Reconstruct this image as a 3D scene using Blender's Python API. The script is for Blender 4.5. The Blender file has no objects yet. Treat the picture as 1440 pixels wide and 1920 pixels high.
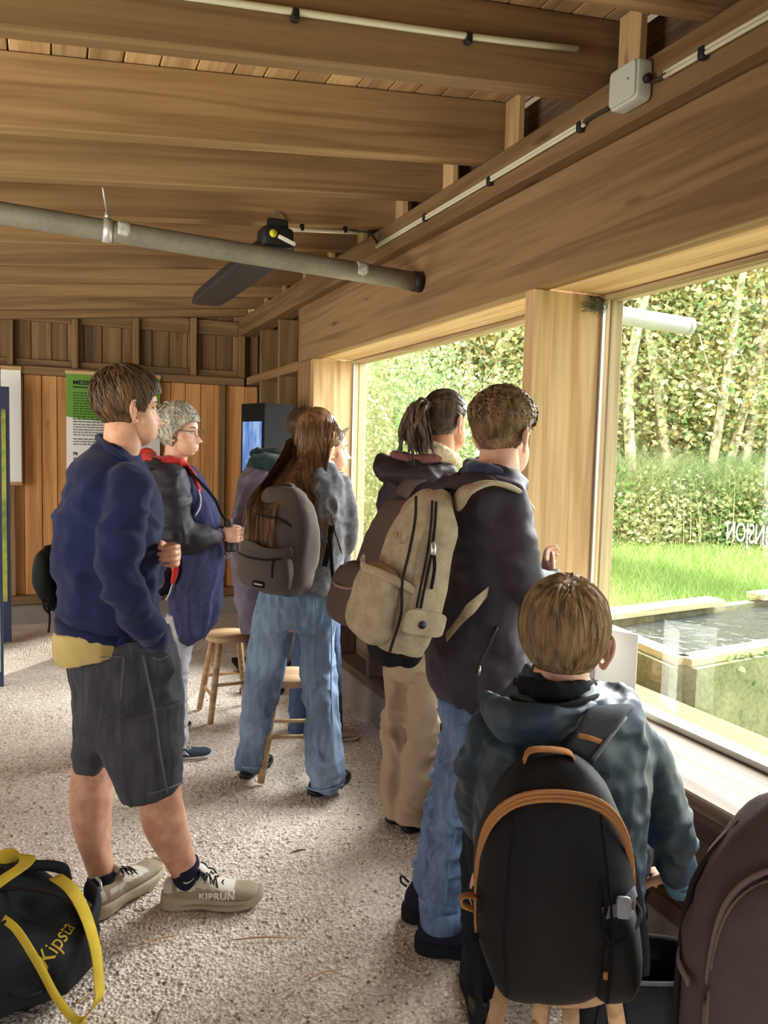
import bpy, bmesh, math, random
import numpy as np
from mathutils import Matrix, Vector
random.seed(7); np.random.seed(7)
SC = bpy.context.scene
COL = SC.collection
PI = math.pi

# ------------------------------------------------------------------ camera
F_PX, YAW, PITCH, ROLL, CAM_H = 1507.3, 22.68, -4.45, 1.47, 1.5
_y, _p, _r = math.radians(YAW), math.radians(PITCH), math.radians(ROLL)
FW = np.array([math.sin(_y)*math.cos(_p), math.cos(_y)*math.cos(_p), math.sin(_p)])
_r0 = np.array([math.cos(_y), -math.sin(_y), 0.0]); _u0 = np.cross(_r0, FW)
RT = math.cos(_r)*_r0 + math.sin(_r)*_u0
UP = -math.sin(_r)*_r0 + math.cos(_r)*_u0
FH = np.array([math.sin(_y), math.cos(_y), 0.0])          # level viewing direction
RH = _r0                                                  # level right
Z3 = np.array([0, 0, 1.0])
EYE = np.array([0, 0, CAM_H])
cam = bpy.data.cameras.new('camera'); cam.sensor_fit = 'HORIZONTAL'; cam.sensor_width = 36.0
cam.lens = F_PX/1440*36.0; cam.clip_start = .05; cam.clip_end = 300
camo = bpy.data.objects.new('camera', cam); COL.objects.link(camo)
camo.matrix_world = Matrix(((RT[0], UP[0], -FW[0], 0), (RT[1], UP[1], -FW[1], 0), (RT[2], UP[2], -FW[2], CAM_H), (0, 0, 0, 1)))
SC.camera = camo
SC.view_settings.view_transform = 'Standard'; SC.view_settings.look = 'None'
SC.view_settings.gamma = 1.0; SC.view_settings.use_curve_mapping = False
SC.view_settings.exposure = 0.15
SC.cycles.use_denoising = True
SC.cycles.max_bounces = 7; SC.cycles.diffuse_bounces = 4; SC.cycles.glossy_bounces = 3
SC.cycles.transparent_max_bounces = 8; SC.cycles.transmission_bounces = 3
SC.cycles.sample_clamp_indirect = 6.0; SC.cycles.caustics_reflective = False; SC.cycles.caustics_refractive = False

# ------------------------------------------------------------------ sky, sun, daylight at the entrance, added fill lamps
W = bpy.data.worlds.new('sky'); SC.world = W; W.use_nodes = True
_nt = W.node_tree; _nt.nodes.clear()
_o = _nt.nodes.new('ShaderNodeOutputWorld'); _b = _nt.nodes.new('ShaderNodeBackground')
_b.inputs['Color'].default_value = (0.90, 0.96, 1.0, 1); _b.inputs['Strength'].default_value = 3.7
_nt.links.new(_b.outputs[0], _o.inputs[0])
sun = bpy.data.lights.new('sun', 'SUN'); sun.energy = 7.4; sun.angle = math.radians(3); sun.color = (1, .97, .91)
so = bpy.data.objects.new('sun', sun); COL.objects.link(so)
so.rotation_euler = Vector((0.60, 0.74, -0.345)).to_track_quat('-Z', 'Y').to_euler()
def area(name, loc, target, sx, sy, power, color=(1, 1, 1)):
    l = bpy.data.lights.new(name, 'AREA'); l.shape = 'RECTANGLE'; l.size = sx; l.size_y = sy; l.energy = power; l.color = color
    o = bpy.data.objects.new(name, l); COL.objects.link(o); o.location = loc
    o.rotation_euler = (Vector(target)-Vector(loc)).to_track_quat('-Z', 'Y').to_euler(); return o
area('rafter_fill', (-2.3, 1.5, 1.2), (-.75, 3.3, 2.5), 1.6, 1.2, 50, (1, .95, .80)).data.spread = math.radians(105)  # fill lamp added inside the room, aimed up at the rafters
area('daylight_entrance', (-1.6, -2.3, 1.6), (-.3, 3.5, .2), 1.3, 1.8, 6, (1, .98, .94))
area('far_wall_fill', (-2.9, 4.75, 1.35), (.5, 7.1, 1.3), .9, 1.6, 52, (1, .96, .88))  # fill lamp added for the far wall, standing clear of the door
area('floor_fill_outside', (4.6, 4.3, 3.3), (0, 2.7, 0), 3.6, 2.4, 1000, (.98, .99, 1))  # added lamp outside the glass, brightens the floor on top of the sky
area('bounce_fill', (2.4, 3.2, .72), (-.9, 3.4, 2.6), 5.6, .5, 40, (1, .97, .84))  # added lamp standing in for light bounced up off ground and water
# ------------------------------------------------------------------ helpers
def px(u, v, d):
    """world point on the vertical plane d metres in front of the camera"""
    q = FW + RT*((u-720)/F_PX) - UP*((v-960)/F_PX)
    return EYE + q*(d/float(q@FH))
def srgb(r, g, b):
    f = lambda c: (c/255/12.92) if c <= 10 else ((c/255+.055)/1.055)**2.4
    return (f(r), f(g), f(b), 1.0)
def empty(name, loc=(0, 0, 0), rotz=0.0, **props):
    o = bpy.data.objects.new(name, None); COL.objects.link(o); o.location = loc; o.rotation_euler = (0, 0, rotz)
    o.empty_display_size = .05
    for k, v in props.items(): o[k] = v
    return o
def tag(o, label=None, cat=None, group=None, kind=None):
    if label: o['label'] = label
    if cat: o['category'] = cat
    if group: o['group'] = group
    if kind: o['kind'] = kind
    return o
def child(o, parent):
    """parent keeping world coordinates (parents here are only translated / turned about z)"""
    o.parent = parent; o.matrix_parent_inverse = parent.matrix_basis.inverted(); return o
def mesh(name, V, F, smooth=True):
    me = bpy.data.meshes.new(name); me.from_pydata([tuple(map(float, p)) for p in V], [], [tuple(map(int, f)) for f in F])
    me.update()
    if smooth: me.polygons.foreach_set('use_smooth', [True]*len(me.polygons))
    return me
def quadmesh(name, V, Fq, smooth=True):
    """fast builder: V (n,3), Fq (m,3 or 4)"""
    V = np.asarray(V, dtype=np.float32); Fq = np.asarray(Fq, dtype=np.int32); k = Fq.shape[1]
    me = bpy.data.meshes.new(name); me.vertices.add(len(V)); me.vertices.foreach_set('co', V.ravel())
    me.loops.add(Fq.size); me.loops.foreach_set('vertex_index', Fq.ravel())
    me.polygons.add(len(Fq)); me.polygons.foreach_set('loop_start', np.arange(0, Fq.size, k, dtype=np.int32))
    me.polygons.foreach_set('loop_total', np.full(len(Fq), k, dtype=np.int32))
    if smooth: me.polygons.foreach_set('use_smooth', np.ones(len(Fq), dtype=bool))
    me.update(calc_edges=True); return me
def put(name, me, mat, parent=None):
    o = bpy.data.objects.new(name, me)
    if mat is not None:
        for m in (mat if isinstance(mat, (list, tuple)) else [mat]): me.materials.append(m)
    COL.objects.link(o)
    if parent is not None: child(o, parent)
    return o
def obj(name, VF, mat, parent=None, smooth=True):
    return put(name, mesh(name, VF[0], VF[1], smooth), mat, parent)
def join(parts):
    V, F, n = [], [], 0
    for v, f in parts:
        V.extend([tuple(p) for p in v]); F.extend([tuple(i+n for i in q) for q in f]); n += len(v)
    return V, F
def nrm(a): a = np.asarray(a, float); return a/(np.linalg.norm(a)+1e-12)

def box(x0, x1, y0, y1, z0, z1):
    V = [(x, y, z) for x in (x0, x1) for y in (y0, y1) for z in (z0, z1)]
    F = [(0, 1, 3, 2), (4, 6, 7, 5), (0, 4, 5, 1), (2, 3, 7, 6), (0, 2, 6, 4), (1, 5, 7, 3)]
    return V, F
_bev = {}
def beam_mesh(L, w, h, b=.004):
    """box with its long side on local x, chamfered edges"""
    key = (round(L, 4), round(w, 4), round(h, 4), b)
    if key in _bev: return _bev[key]
    bm = bmesh.new(); bmesh.ops.create_cube(bm, size=1)
    for v in bm.verts: v.co = (v.co.x*L, v.co.y*w, v.co.z*h)
    if b: bmesh.ops.bevel(bm, geom=list(bm.edges), offset=min(b, .3*min(L, w, h)), segments=1, affect='EDGES')
    me = bpy.data.meshes.new('beam'); bm.to_mesh(me); bm.free(); _bev[key] = me; return me
def beam(name, p0, p1, w, h, mat, parent=None, up=(0, 0, 1), b=.004):
    """squared timber from p0 to p1 (centre line); w across, h along up"""
    p0, p1 = np.array(p0, float), np.array(p1, float); x = nrm(p1-p0); up = np.array(up, float)
    if abs(x@nrm(up)) > .98: up = np.array([0, 1.0, 0])
    y = nrm(np.cross(up, x)); z = np.cross(x, y); me = beam_mesh(np.linalg.norm(p1-p0), w, h, b)
    if not me.materials: me.materials.append(mat)
    elif me.materials[0] != mat:
        me = me.copy(); me.materials[0] = mat
    o = bpy.data.objects.new(name, me); COL.objects.link(o); c = (p0+p1)/2
    o.matrix_world = Matrix(((x[0], y[0], z[0], c[0]), (x[1], y[1], z[1], c[1]), (x[2], y[2], z[2], c[2]), (0, 0, 0, 1)))
    if parent is not None: child(o, parent)
    return o
def beamb(name, x0, x1, y0, y1, z0, z1, mat, parent=None, b=.004):
    d = (x1-x0, y1-y0, z1-z0); c = ((x0+x1)/2, (y0+y1)/2, (z0+z1)/2); k = int(np.argmax(d))
    if k == 0: return beam(name, (x0, c[1], c[2]), (x1, c[1], c[2]), d[1], d[2], mat, parent, (0, 0, 1), b)
    if k == 1: return beam(name, (c[0], y0, c[2]), (c[0], y1, c[2]), d[0], d[2], mat, parent, (0, 0, 1), b)
    return beam(name, (c[0], c[1], z0), (c[0], c[1], z1), d[0], d[1], mat, parent, (0, 1, 0), b)

def catmull(P, sub):
    P = np.asarray(P, float)
    if sub <= 1 or len(P) < 3: return P
    Q = np.vstack([2*P[0]-P[1], P, 2*P[-1]-P[-2]]); out = []
    for i in range(1, len(Q)-2):
        for s in range(sub):
            t = s/sub; a, b, c, d = Q[i-1], Q[i], Q[i+1], Q[i+2]
            out.append(.5*((2*b)+(-a+c)*t+(2*a-5*b+4*c-d)*t*t+(-a+3*b-3*c+d)*t**3))
    out.append(P[-1]); return np.array(out)
def tube(P, R, side=None, n=14, sub=4, cap=1, e=2.0):
    """tube through points P with radii R (scalar or (a along side, b across)); cap: 0 open, 1 flat, 2 round; e: squareness"""
    P = np.asarray(P, float); R = np.array([(r, r) if np.isscalar(r) else tuple(r)[:2] for r in R], float)
    Q = catmull(np.hstack([P, R]), sub); P, R = Q[:, :3], np.maximum(Q[:, 3:], 1e-4)
    if cap == 2:
        t0, t1 = nrm(P[0]-P[1]), nrm(P[-1]-P[-2]); h0, h1 = R[0].min(), R[-1].min()
        a = [(.5, .86), (.85, .52), (.98, .15)]
        P = np.vstack([[P[0]+t0*h0*s for s, c in a[::-1]], P, [P[-1]+t1*h1*s for s, c in a]])
        R = np.vstack([[R[0]*c for s, c in a[::-1]], R, [R[-1]*c for s, c in a]])
    T = np.gradient(P, axis=0); V, F = [], []
    s0 = np.array(side if side is not None else ((0, 0, 1) if abs(nrm(P[-1]-P[0])[2]) < .8 else (1, 0, 0)), float)
    th = np.linspace(0, 2*PI, n, endpoint=False); cx, sx = np.cos(th), np.sin(th)
    cx, sx = np.sign(cx)*np.abs(cx)**(2/e), np.sign(sx)*np.abs(sx)**(2/e)
    for i in range(len(P)):
        t = nrm(T[i]); a = s0-(s0@t)*t
        a = nrm(a) if np.linalg.norm(a) > .05 else a_prev
        a_prev = a; b = np.cross(t, a)
        V.extend(P[i]+R[i, 0]*cx[k]*a+R[i, 1]*sx[k]*b for k in range(n))
    m = len(P)
    for i in range(m-1):
        for k in range(n):
            k2 = (k+1) % n; F.append((i*n+k, i*n+k2, (i+1)*n+k2, (i+1)*n+k))
    if cap:
        F.append(tuple(range(n-1, -1, -1))); F.append(tuple((m-1)*n+k for k in range(n)))
    return V, F
def ribbon(P, w, t, side, sub=4):
    return tube(P, [(w/2, t/2)]*len(P), side=side, n=8, sub=sub, cap=1, e=6)
def ellipsoid(c, r, n=16, m=12, axes=None):
    c = np.array(c, float); A = np.eye(3) if axes is None else np.array(axes, float); V, F = [], []
    for i in range(1, m):
        p = PI*i/m
        for k in range(n):
            t = 2*PI*k/n; V.append(c+A.T@np.array([r[0]*math.sin(p)*math.cos(t), r[1]*math.sin(p)*math.sin(t), r[2]*math.cos(p)]))
    V += [c+A.T@np.array([0, 0, r[2]]), c-A.T@np.array([0, 0, r[2]])]; a, b = len(V)-2, len(V)-1
    for i in range(m-2):
        for k in range(n): F.append((i*n+k, (i+1)*n+k, (i+1)*n+(k+1) % n, i*n+(k+1) % n))
    for k in range(n): F.append((a, k, (k+1) % n)); F.append((b, (m-2)*n+(k+1) % n, (m-2)*n+k))
    return V, F
def superell(w, d, h, e=3.2, n=28, m=18, f=None):
    """rounded box; f(u, v) may modify local points"""
    V, F = [], []; pw = lambda x, p: math.copysign(abs(x)**p, x)
    for i in range(m+1):
        p = -PI/2+PI*i/m; cz, sz = pw(math.cos(p), 2/e), pw(math.sin(p), 2/e)
        for k in range(n):
            t = 2*PI*k/n; V.append([w/2*cz*pw(math.cos(t), 2/e), d/2*cz*pw(math.sin(t), 2/e), h/2*sz])
    for i in range(m):
        for k in range(n): F.append((i*n+k, i*n+(k+1) % n, (i+1)*n+(k+1) % n, (i+1)*n+k))
    V = np.array(V)
    if f is not None: V = f(V)
    return V, F
def xf(VF, M):
    """transform by 3x4/4x4: M = (origin, X, Y, Z)"""
    o, X, Y, Z = [np.array(a, float) for a in M]; V = np.asarray(VF[0], float)
    return o+V[:, :1]*X+V[:, 1:2]*Y+V[:, 2:3]*Z, VF[1]

# value noise in numpy
_pt = np.random.RandomState(3).permutation(512); _pt = np.concatenate([_pt, _pt]); _pv = np.random.RandomState(4).rand(512)*2-1
def vnoise(P):
    P = np.asarray(P, float); I = np.floor(P).astype(int); f = P-I; f = f*f*f*(f*(f*6-15)+10); I &= 255; r = 0
    for dx in (0, 1):
        for dy in (0, 1):
            for dz in (0, 1):
                h = _pv[_pt[(_pt[(_pt[(I[:, 0]+dx) & 255]+I[:, 1]+dy) & 511]+I[:, 2]+dz) & 511]]
                r = r+h*(f[:, 0] if dx else 1-f[:, 0])*(f[:, 1] if dy else 1-f[:, 1])*(f[:, 2] if dz else 1-f[:, 2])
    return r
def co_of(me):
    a = np.empty(len(me.vertices)*3, np.float32); me.vertices.foreach_get('co', a); return a.reshape(-1, 3).astype(float)
def no_of(me):
    a = np.empty(len(me.vertices)*3, np.float32); me.vertices.foreach_get('normal', a); return a.reshape(-1, 3).astype(float)
def setco(me, V): me.vertices.foreach_set('co', np.asarray(V, np.float32).ravel()); me.update()
def folds(me, amp=.006, s=(9, 9, 14), fine=.0015, seed=0, mask=None):
    """cloth folds: ridged noise along the normals"""
    V, N = co_of(me), no_of(me); Q = V*np.array(s)+seed*7.31
    w = vnoise(Q*.6+3.3)*.8; r = 1-np.abs(vnoise(Q+w[:, None]))*2.2; r2 = 1-np.abs(vnoise(Q*1.9+11+w[:, None]))*2.2
    d = amp*(r-.5)+amp*.45*(r2-.5)+fine*vnoise(Q*4.5)
    if mask is not None: d = d*mask(V)
    setco(me, V+N*d[:, None])
def fuse(parts, voxel=.009, smooth=3, name='body'):
    """one continuous surface out of overlapping closed shapes"""
    me = mesh(name, *join(parts)); o = bpy.data.objects.new('tmp', me); COL.objects.link(o)
    m = o.modifiers.new('r', 'REMESH'); m.mode = 'VOXEL'; m.voxel_size = voxel; m.use_smooth_shade = True
    if smooth:
        s = o.modifiers.new('s', 'SMOOTH'); s.factor = .5; s.iterations = smooth
    dg = bpy.context.evaluated_depsgraph_get(); r = bpy.data.meshes.new_from_object(o.evaluated_get(dg), depsgraph=dg)
    bpy.data.objects.remove(o); bpy.data.meshes.remove(me); r.name = name
    r.polygons.foreach_set('use_smooth', [True]*len(r.polygons)); return r
def text_mesh(s, size, bold=0.0, depth=.0006, spacing=1.0):
    c = bpy.data.curves.new('t', 'FONT'); c.body = s; c.size = size; c.extrude = depth; c.offset = bold; c.space_character = spacing
    c.align_x = 'LEFT'; c.resolution_u = 3
    o = bpy.data.objects.new('t', c); COL.objects.link(o); dg = bpy.context.evaluated_depsgraph_get()
    me = bpy.data.meshes.new_from_object(o.evaluated_get(dg), depsgraph=dg); bpy.data.objects.remove(o); return me
def text(name, s, size, o, X, Y, mat, parent=None, bold=0.0, sx=1.0, depth=.0006, spacing=1.0):
    me = text_mesh(s, size, bold, depth, spacing); V = co_of(me); X, Y = nrm(X), nrm(Y); N = np.cross(X, Y)
    setco(me, np.array(o, float)+V[:, :1]*sx*X+V[:, 1:2]*Y+V[:, 2:3]*N); return put(name, me, mat, parent)

def text_on(name, target, s, size, o, X, Y, mat_, parent, bold=0.0, sx=1.0, lift=.0012, spacing=1.0):
    """lettering printed onto a curved surface"""
    from mathutils.bvhtree import BVHTree
    V0 = co_of(target.data); bt = BVHTree.FromPolygons([tuple(map(float, v)) for v in V0], [tuple(p.vertices) for p in target.data.polygons])
    me = text_mesh(s, size, bold, .0, spacing); bm = bmesh.new(); bm.from_mesh(me); bmesh.ops.triangulate(bm, faces=list(bm.faces)); bmesh.ops.subdivide_edges(bm, edges=[e for e in bm.edges if e.calc_length() > size*.12], cuts=2, use_grid_fill=False); bmesh.ops.triangulate(bm, faces=list(bm.faces)); bm.to_mesh(me); bm.free()
    V = co_of(me); X, Y = nrm(X), nrm(Y); N = nrm(np.cross(X, Y)); P = np.array(o, float)+V[:, :1]*sx*X+V[:, 1:2]*Y; Q = []
    for p in P:
        h, n, i, d_ = bt.ray_cast(Vector(p+N*.3), Vector(-N)); Q.append(np.array(h)+np.array(n)*lift*(1 if np.array(n)@N > 0 else -1) if h is not None else p)
    setco(me, np.array(Q)); return put(name, me, mat_, parent)
# ------------------------------------------------------------------ materials
def mat(name, base, rough=.8, spec=.3, metal=0.0):
    m = bpy.data.materials.new(name); m.use_nodes = True; b = m.node_tree.nodes['Principled BSDF']
    b.inputs['Base Color'].default_value = base; b.inputs['Roughness'].default_value = rough
    b.inputs['Specular IOR Level'].default_value = spec; b.inputs['Metallic'].default_value = metal; return m
class NT:
    def __init__(s, m): s.m = m; s.t = m.node_tree; s.b = s.t.nodes['Principled BSDF']
    def n(s, kind, **kw):
        d = s.t.nodes.new('ShaderNode'+kind)
        for k, v in kw.items():
            if k in d.inputs.keys(): d.inputs[k].default_value = v
            else: setattr(d, k, v)
        return d
    def l(s, a, b): s.t.links.new(a, b)
    def coords(s, scale, space='Object', rnd=False):
        tc = s.n('TexCoord'); mp = s.n('Mapping'); mp.inputs['Scale'].default_value = scale; s.l(tc.outputs[space], mp.inputs['Vector'])
        if rnd:
            oi = s.n('ObjectInfo'); ml = s.n('Math', operation='MULTIPLY'); ml.inputs[1].default_value = 37.0
            cb = s.n('CombineXYZ'); s.l(oi.outputs['Random'], ml.inputs[0])
            for i in range(3): s.l(ml.outputs[0], cb.inputs[i])
            s.l(cb.outputs[0], mp.inputs['Location']); s.oi = oi
        return mp.outputs[0]
    def ramp(s, fac, stops):
        r = s.n('ValToRGB'); e = r.color_ramp.elements
        while len(e) < len(stops): e.new(.5)
        for el, (p, c) in zip(e, stops): el.position = p; el.color = c
        s.l(fac, r.inputs['Fac']); return r.outputs['Color']
    def mix(s, a, b, fac, blend='MIX'):
        m = s.n('MixRGB', blend_type=blend)
        for i, x in ((1, a), (2, b), (0, fac)):
            if isinstance(x, (tuple, float, int)): m.inputs[i].default_value = x
            else: s.l(x, m.inputs[i])
        return m.outputs[0]
    def bump(s, h, strength=.3, dist=.01):
        b = s.n('Bump'); b.inputs['Strength'].default_value = strength; b.inputs['Distance'].default_value = dist
        s.l(h, b.inputs['Height']); s.l(b.outputs[0], s.b.inputs['Normal'])
def wood(name, c0, c1, grain=1.0, rough=.7, knots=True, vary=.25, spec=.25, rings=19.0):
    m = mat(name, c0, rough, spec); t = NT(m)
    v = t.coords((.38, 9, 9), rnd=True); n1 = t.n('TexNoise', Scale=1.3*grain, Detail=3.0, Roughness=.5, Distortion=.6); t.l(v, n1.inputs['Vector'])
    ml = t.n('Math', operation='MULTIPLY'); ml.inputs[1].default_value = rings; t.l(n1.outputs['Fac'], ml.inputs[0])
    sn = t.n('Math', operation='SINE'); t.l(ml.outputs[0], sn.inputs[0])
    mr = t.n('MapRange'); mr.inputs[1].default_value = -1; mr.inputs[2].default_value = 1; t.l(sn.outputs[0], mr.inputs[0])
    n2 = t.n('TexNoise', Scale=15.0*grain, Detail=4.0); v2 = t.coords((.25, 5, 5)); t.l(v2, n2.inputs['Vector'])
    f = t.mix(mr.outputs[0], n2.outputs['Fac'], .6)
    c = t.ramp(f, [(.22, c1), (.5, tuple((a+b)/2 for a, b in zip(c0, c1))), (.8, c0)])
    if knots:
        vo = t.n('TexVoronoi', Scale=1.0); v3 = t.coords((1.1, 5.2, 5.2), rnd=True); t.l(v3, vo.inputs['Vector'])
        kr = t.ramp(vo.outputs['Distance'], [(.0, (.9, .9, .9, 1)), (.05, (.55, .55, .55, 1)), (.085, (0, 0, 0, 1))])
        c = t.mix(c, tuple(x*.42 for x in c1[:3])+(1,), kr)
    hs = t.n('HueSaturation'); t.l(c, hs.inputs['Color'])
    m2 = t.n('MapRange'); m2.inputs[3].default_value = 1-vary; m2.inputs[4].default_value = 1+vary*.6; t.l(t.oi.outputs['Random'], m2.inputs[0])
    t.l(m2.outputs[0], hs.inputs['Value']); t.l(hs.outputs[0], t.b.inputs['Base Color'])
    t.bump(f, .12, .004); return m
def fabric(name, c, rough=.95, weave=900.0, var=.12, bump=.15, sheen=.0, big=6.0, spec=.15, c2=None):
    m = mat(name, c, rough, spec); t = NT(m); v = t.coords((1, 1, 1))
    n = t.n('TexNoise', Scale=big, Detail=3.0); t.l(v, n.inputs['Vector'])
    w = t.n('TexNoise', Scale=weave, Detail=1.0); t.l(v, w.inputs['Vector'])
    d = c2 or tuple(x*(1-2.2*var) for x in c[:3])+(1,)
    f = t.mix(n.outputs['Fac'], w.outputs['Fac'], .4); t.l(t.ramp(f, [(.3, d), (.68, c)]), t.b.inputs['Base Color'])
    k_ = t.n('TexNoise', Scale=26.0, Detail=4.0, Distortion=.8); t.l(v, k_.inputs['Vector']); t.bump(t.mix(w.outputs['Fac'], k_.outputs['Fac'], .72), min(1.0, bump*1.6+.12), .006); t.b.inputs['Sheen Weight'].default_value = sheen; return m
def denim(name, c, wear, weave=1100.0, stretch=(60, 60, 6)):
    m = mat(name, c, .9, .15); t = NT(m); v = t.coords((1, 1, 1)); a = t.n('TexNoise', Scale=5.0, Detail=4.0); t.l(v, a.inputs['Vector'])
    v2 = t.coords(stretch); b = t.n('TexNoise', Scale=1.0, Detail=3.0); t.l(v2, b.inputs['Vector'])
    w = t.n('TexNoise', Scale=weave, Detail=0.0); t.l(v, w.inputs['Vector'])
    f = t.mix(t.mix(a.outputs['Fac'], b.outputs['Fac'], .45), w.outputs['Fac'], .3)
    t.l(t.ramp(f, [(.35, c), (.66, wear)]), t.b.inputs['Base Color']); t.bump(w.outputs['Fac'], .2, .002); return m
def skin(name, c, c2):
    m = mat(name, c, .55, .35); t = NT(m); v = t.coords((1, 1, 1)); a = t.n('TexNoise', Scale=22.0, Detail=3.0); t.l(v, a.inputs['Vector'])
    t.l(t.ramp(a.outputs['Fac'], [(.35, c2), (.62, c)]), t.b.inputs['Base Color'])
    t.b.inputs['Subsurface Weight'].default_value = .12; t.b.inputs['Subsurface Radius'].default_value = (.012, .005, .003); return m
def hairmat(name, c, c2, rough=.5):
    m = mat(name, c, rough, .22); t = NT(m); v = t.coords((70, 70, 9)); a = t.n('TexNoise', Scale=1.0, Detail=2.0); t.l(v, a.inputs['Vector'])
    t.l(t.ramp(a.outputs['Fac'], [(.3, c2), (.7, c)]), t.b.inputs['Base Color']); return m

M = {}
M['timber'] = wood('larch_timber', srgb(152, 122, 86), srgb(120, 93, 62))
M['timber_pale'] = wood('planed_larch', srgb(214, 182, 136), srgb(172, 136, 94), vary=.12)
M['timber_deck'] = wood('roof_deck', srgb(196, 162, 120), srgb(158, 124, 88))
M['timber_dark'] = wood('dark_larch', srgb(122, 100, 84), srgb(90, 72, 60))
M['timber_orange'] = wood('oiled_board', srgb(226, 172, 112), srgb(192, 134, 80), vary=.16)
M['timber_grey'] = wood('weathered_sill', srgb(160, 142, 124), srgb(106, 92, 78), vary=.05)
M['timber_out'] = wood('grey_outer_board', srgb(196, 176, 138), srgb(150, 130, 96), vary=.1)
M['beige_wood'] = wood('stool_beech', srgb(190, 158, 122), srgb(150, 118, 86), knots=False, rough=.5, vary=.1)
M['concrete'] = fabric('concrete', srgb(150, 142, 132), weave=220.0, big=7.0, bump=.5)
M['grey_metal'] = mat('galvanised', srgb(190, 192, 190), .45, .5, .6)
M['alu'] = mat('aluminium', srgb(200, 200, 196), .3, .5, .8)
M['black'] = mat('black_plastic', srgb(28, 28, 30), .5, .4)
M['white_plastic'] = fabric('white_plastic', srgb(196, 204, 190), rough=.45, weave=260., var=.05, bump=.05, spec=.4)
M['paper'] = mat('white_paper', srgb(238, 238, 234), .8)
M['ink'] = mat('black_ink', srgb(34, 34, 36), .8)
M['ink_soft'] = mat('grey_ink', srgb(110, 110, 112), .8)
# ------------------------------------------------------------------ the hide: shell
WX, YF, ZS, ZH, ZP0, ZP1 = 1.62, 7.2, .60, 2.09, 2.456, 2.62      # window wall, far wall, sill, head, plate
XL, YB = -3.3, -2.6
KS = .095
def zr(x): return ZP1+KS*(x-1.564)                                  # underside of the rafters
def struct(name, loc=(0, 0, 0)): return empty(name, loc, kind='structure')

# floor of pale wood-chip gravel
def gravel_mat():
    m = mat('chip_gravel', srgb(170, 154, 136), .95, .15); t = NT(m); v = t.coords((1, 1, 1))
    a = t.n('TexNoise', Scale=2.2, Detail=5.0); b = t.n('TexVoronoi', Scale=95.0); c = t.n('TexNoise', Scale=60.0, Detail=4.0)
    for q in (a, b, c): t.l(v, q.inputs['Vector'])
    f = t.mix(t.mix(b.outputs['Color'], c.outputs['Fac'], .5), a.outputs['Fac'], .35)
    t.l(t.ramp(f, [(.25, srgb(140, 126, 113)), (.5, srgb(208, 194, 180)), (.78, srgb(240, 230, 218))]), t.b.inputs['Base Color'])
    t.bump(t.mix(b.outputs['Distance'], c.outputs['Fac'], .5), .7, .02); return m
M['gravel'] = gravel_mat()
def grid(x0, x1, y0, y1, nx, ny, f):
    X, Y = np.meshgrid(np.linspace(x0, x1, nx), np.linspace(y0, y1, ny)); V = np.stack([X.ravel(), Y.ravel(), np.zeros(X.size)], 1); V[:, 2] = f(V)
    i = np.arange((ny-1)*nx).reshape(ny-1, nx)[:, :-1].ravel(); return V, np.stack([i, i+1, i+nx+1, i+nx], 1)
fz = lambda V: (vnoise(V*np.array([2.2, 2.2, 1]))*.007+vnoise(V*np.array([14, 14, 1.]))*.003)
V, Fq = grid(XL, 1.70, YB, 7.15, 150, 260, fz)
floor = put('floor', quadmesh('floor', V, Fq), M['gravel']); floor['kind'] = 'structure'
# loose chips and stones on the floor
def chips(n, seed):
    R = np.random.RandomState(seed); u = R.rand(n); V, F, k = [], [], 0
    P = []
    while len(P) < n:
        d = 1.15+3.6*R.rand()**1.7; a = (R.rand()-.5)*1.25; p = FH*d+RH*d*math.tan(a); 
        if XL < p[0] < 1.6 and p[1] < 7.0: P.append(p)
    P = np.array(P); h = fz(P); T = np.array([(-1, -.6, 0), (1, -.5, 0), (.8, .6, 0), (-.9, .5, 0), (-.5, -.3, 1), (.6, -.3, .9), (.5, .35, 1), (-.55, .3, .85)], float)
    Fb = np.array([(0, 1, 5, 4), (1, 2, 6, 5), (2, 3, 7, 6), (3, 0, 4, 7), (4, 5, 6, 7)])
    s = .0036+.0075*R.rand(n)**2.4; el = 1+1.2*R.rand(n)**3; an = R.rand(n)*2*PI
    L = T[None]*np.stack([s*el, s, s*(.25+.45*R.rand(n))], 1)[:, None]*(1+.25*(R.rand(n, 8, 3)-.5)); c, q = np.cos(an)[:, None], np.sin(an)[:, None]
    V = np.stack([L[..., 0]*c-L[..., 1]*q+P[:, None, 0], L[..., 0]*q+L[..., 1]*c+P[:, None, 1], L[..., 2]+h[:, None]-.0006], 2).reshape(-1, 3)
    return V, (Fb[None]+8*np.arange(n)[:, None, None]).reshape(-1, 4)
def chip_mat():
    m = mat('chips', srgb(190, 174, 152), .9, .2); t = NT(m); v = t.coords((1, 1, 1)); a = t.n('TexNoise', Scale=75.0, Detail=1.0); t.l(v, a.inputs['Vector'])
    t.l(t.ramp(a.outputs['Fac'], [(.3, srgb(116, 100, 88)), (.5, srgb(204, 189, 172)), (.72, srgb(246, 236, 222))]), t.b.inputs['Base Color']); return m
M['chips'] = chip_mat()
tag(put('loose_gravel', quadmesh('loose_gravel', *chips(24000, 2), smooth=False), M['chips']), 'loose pale wood chips and gravel strewn over the floor', 'gravel', kind='stuff')
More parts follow.
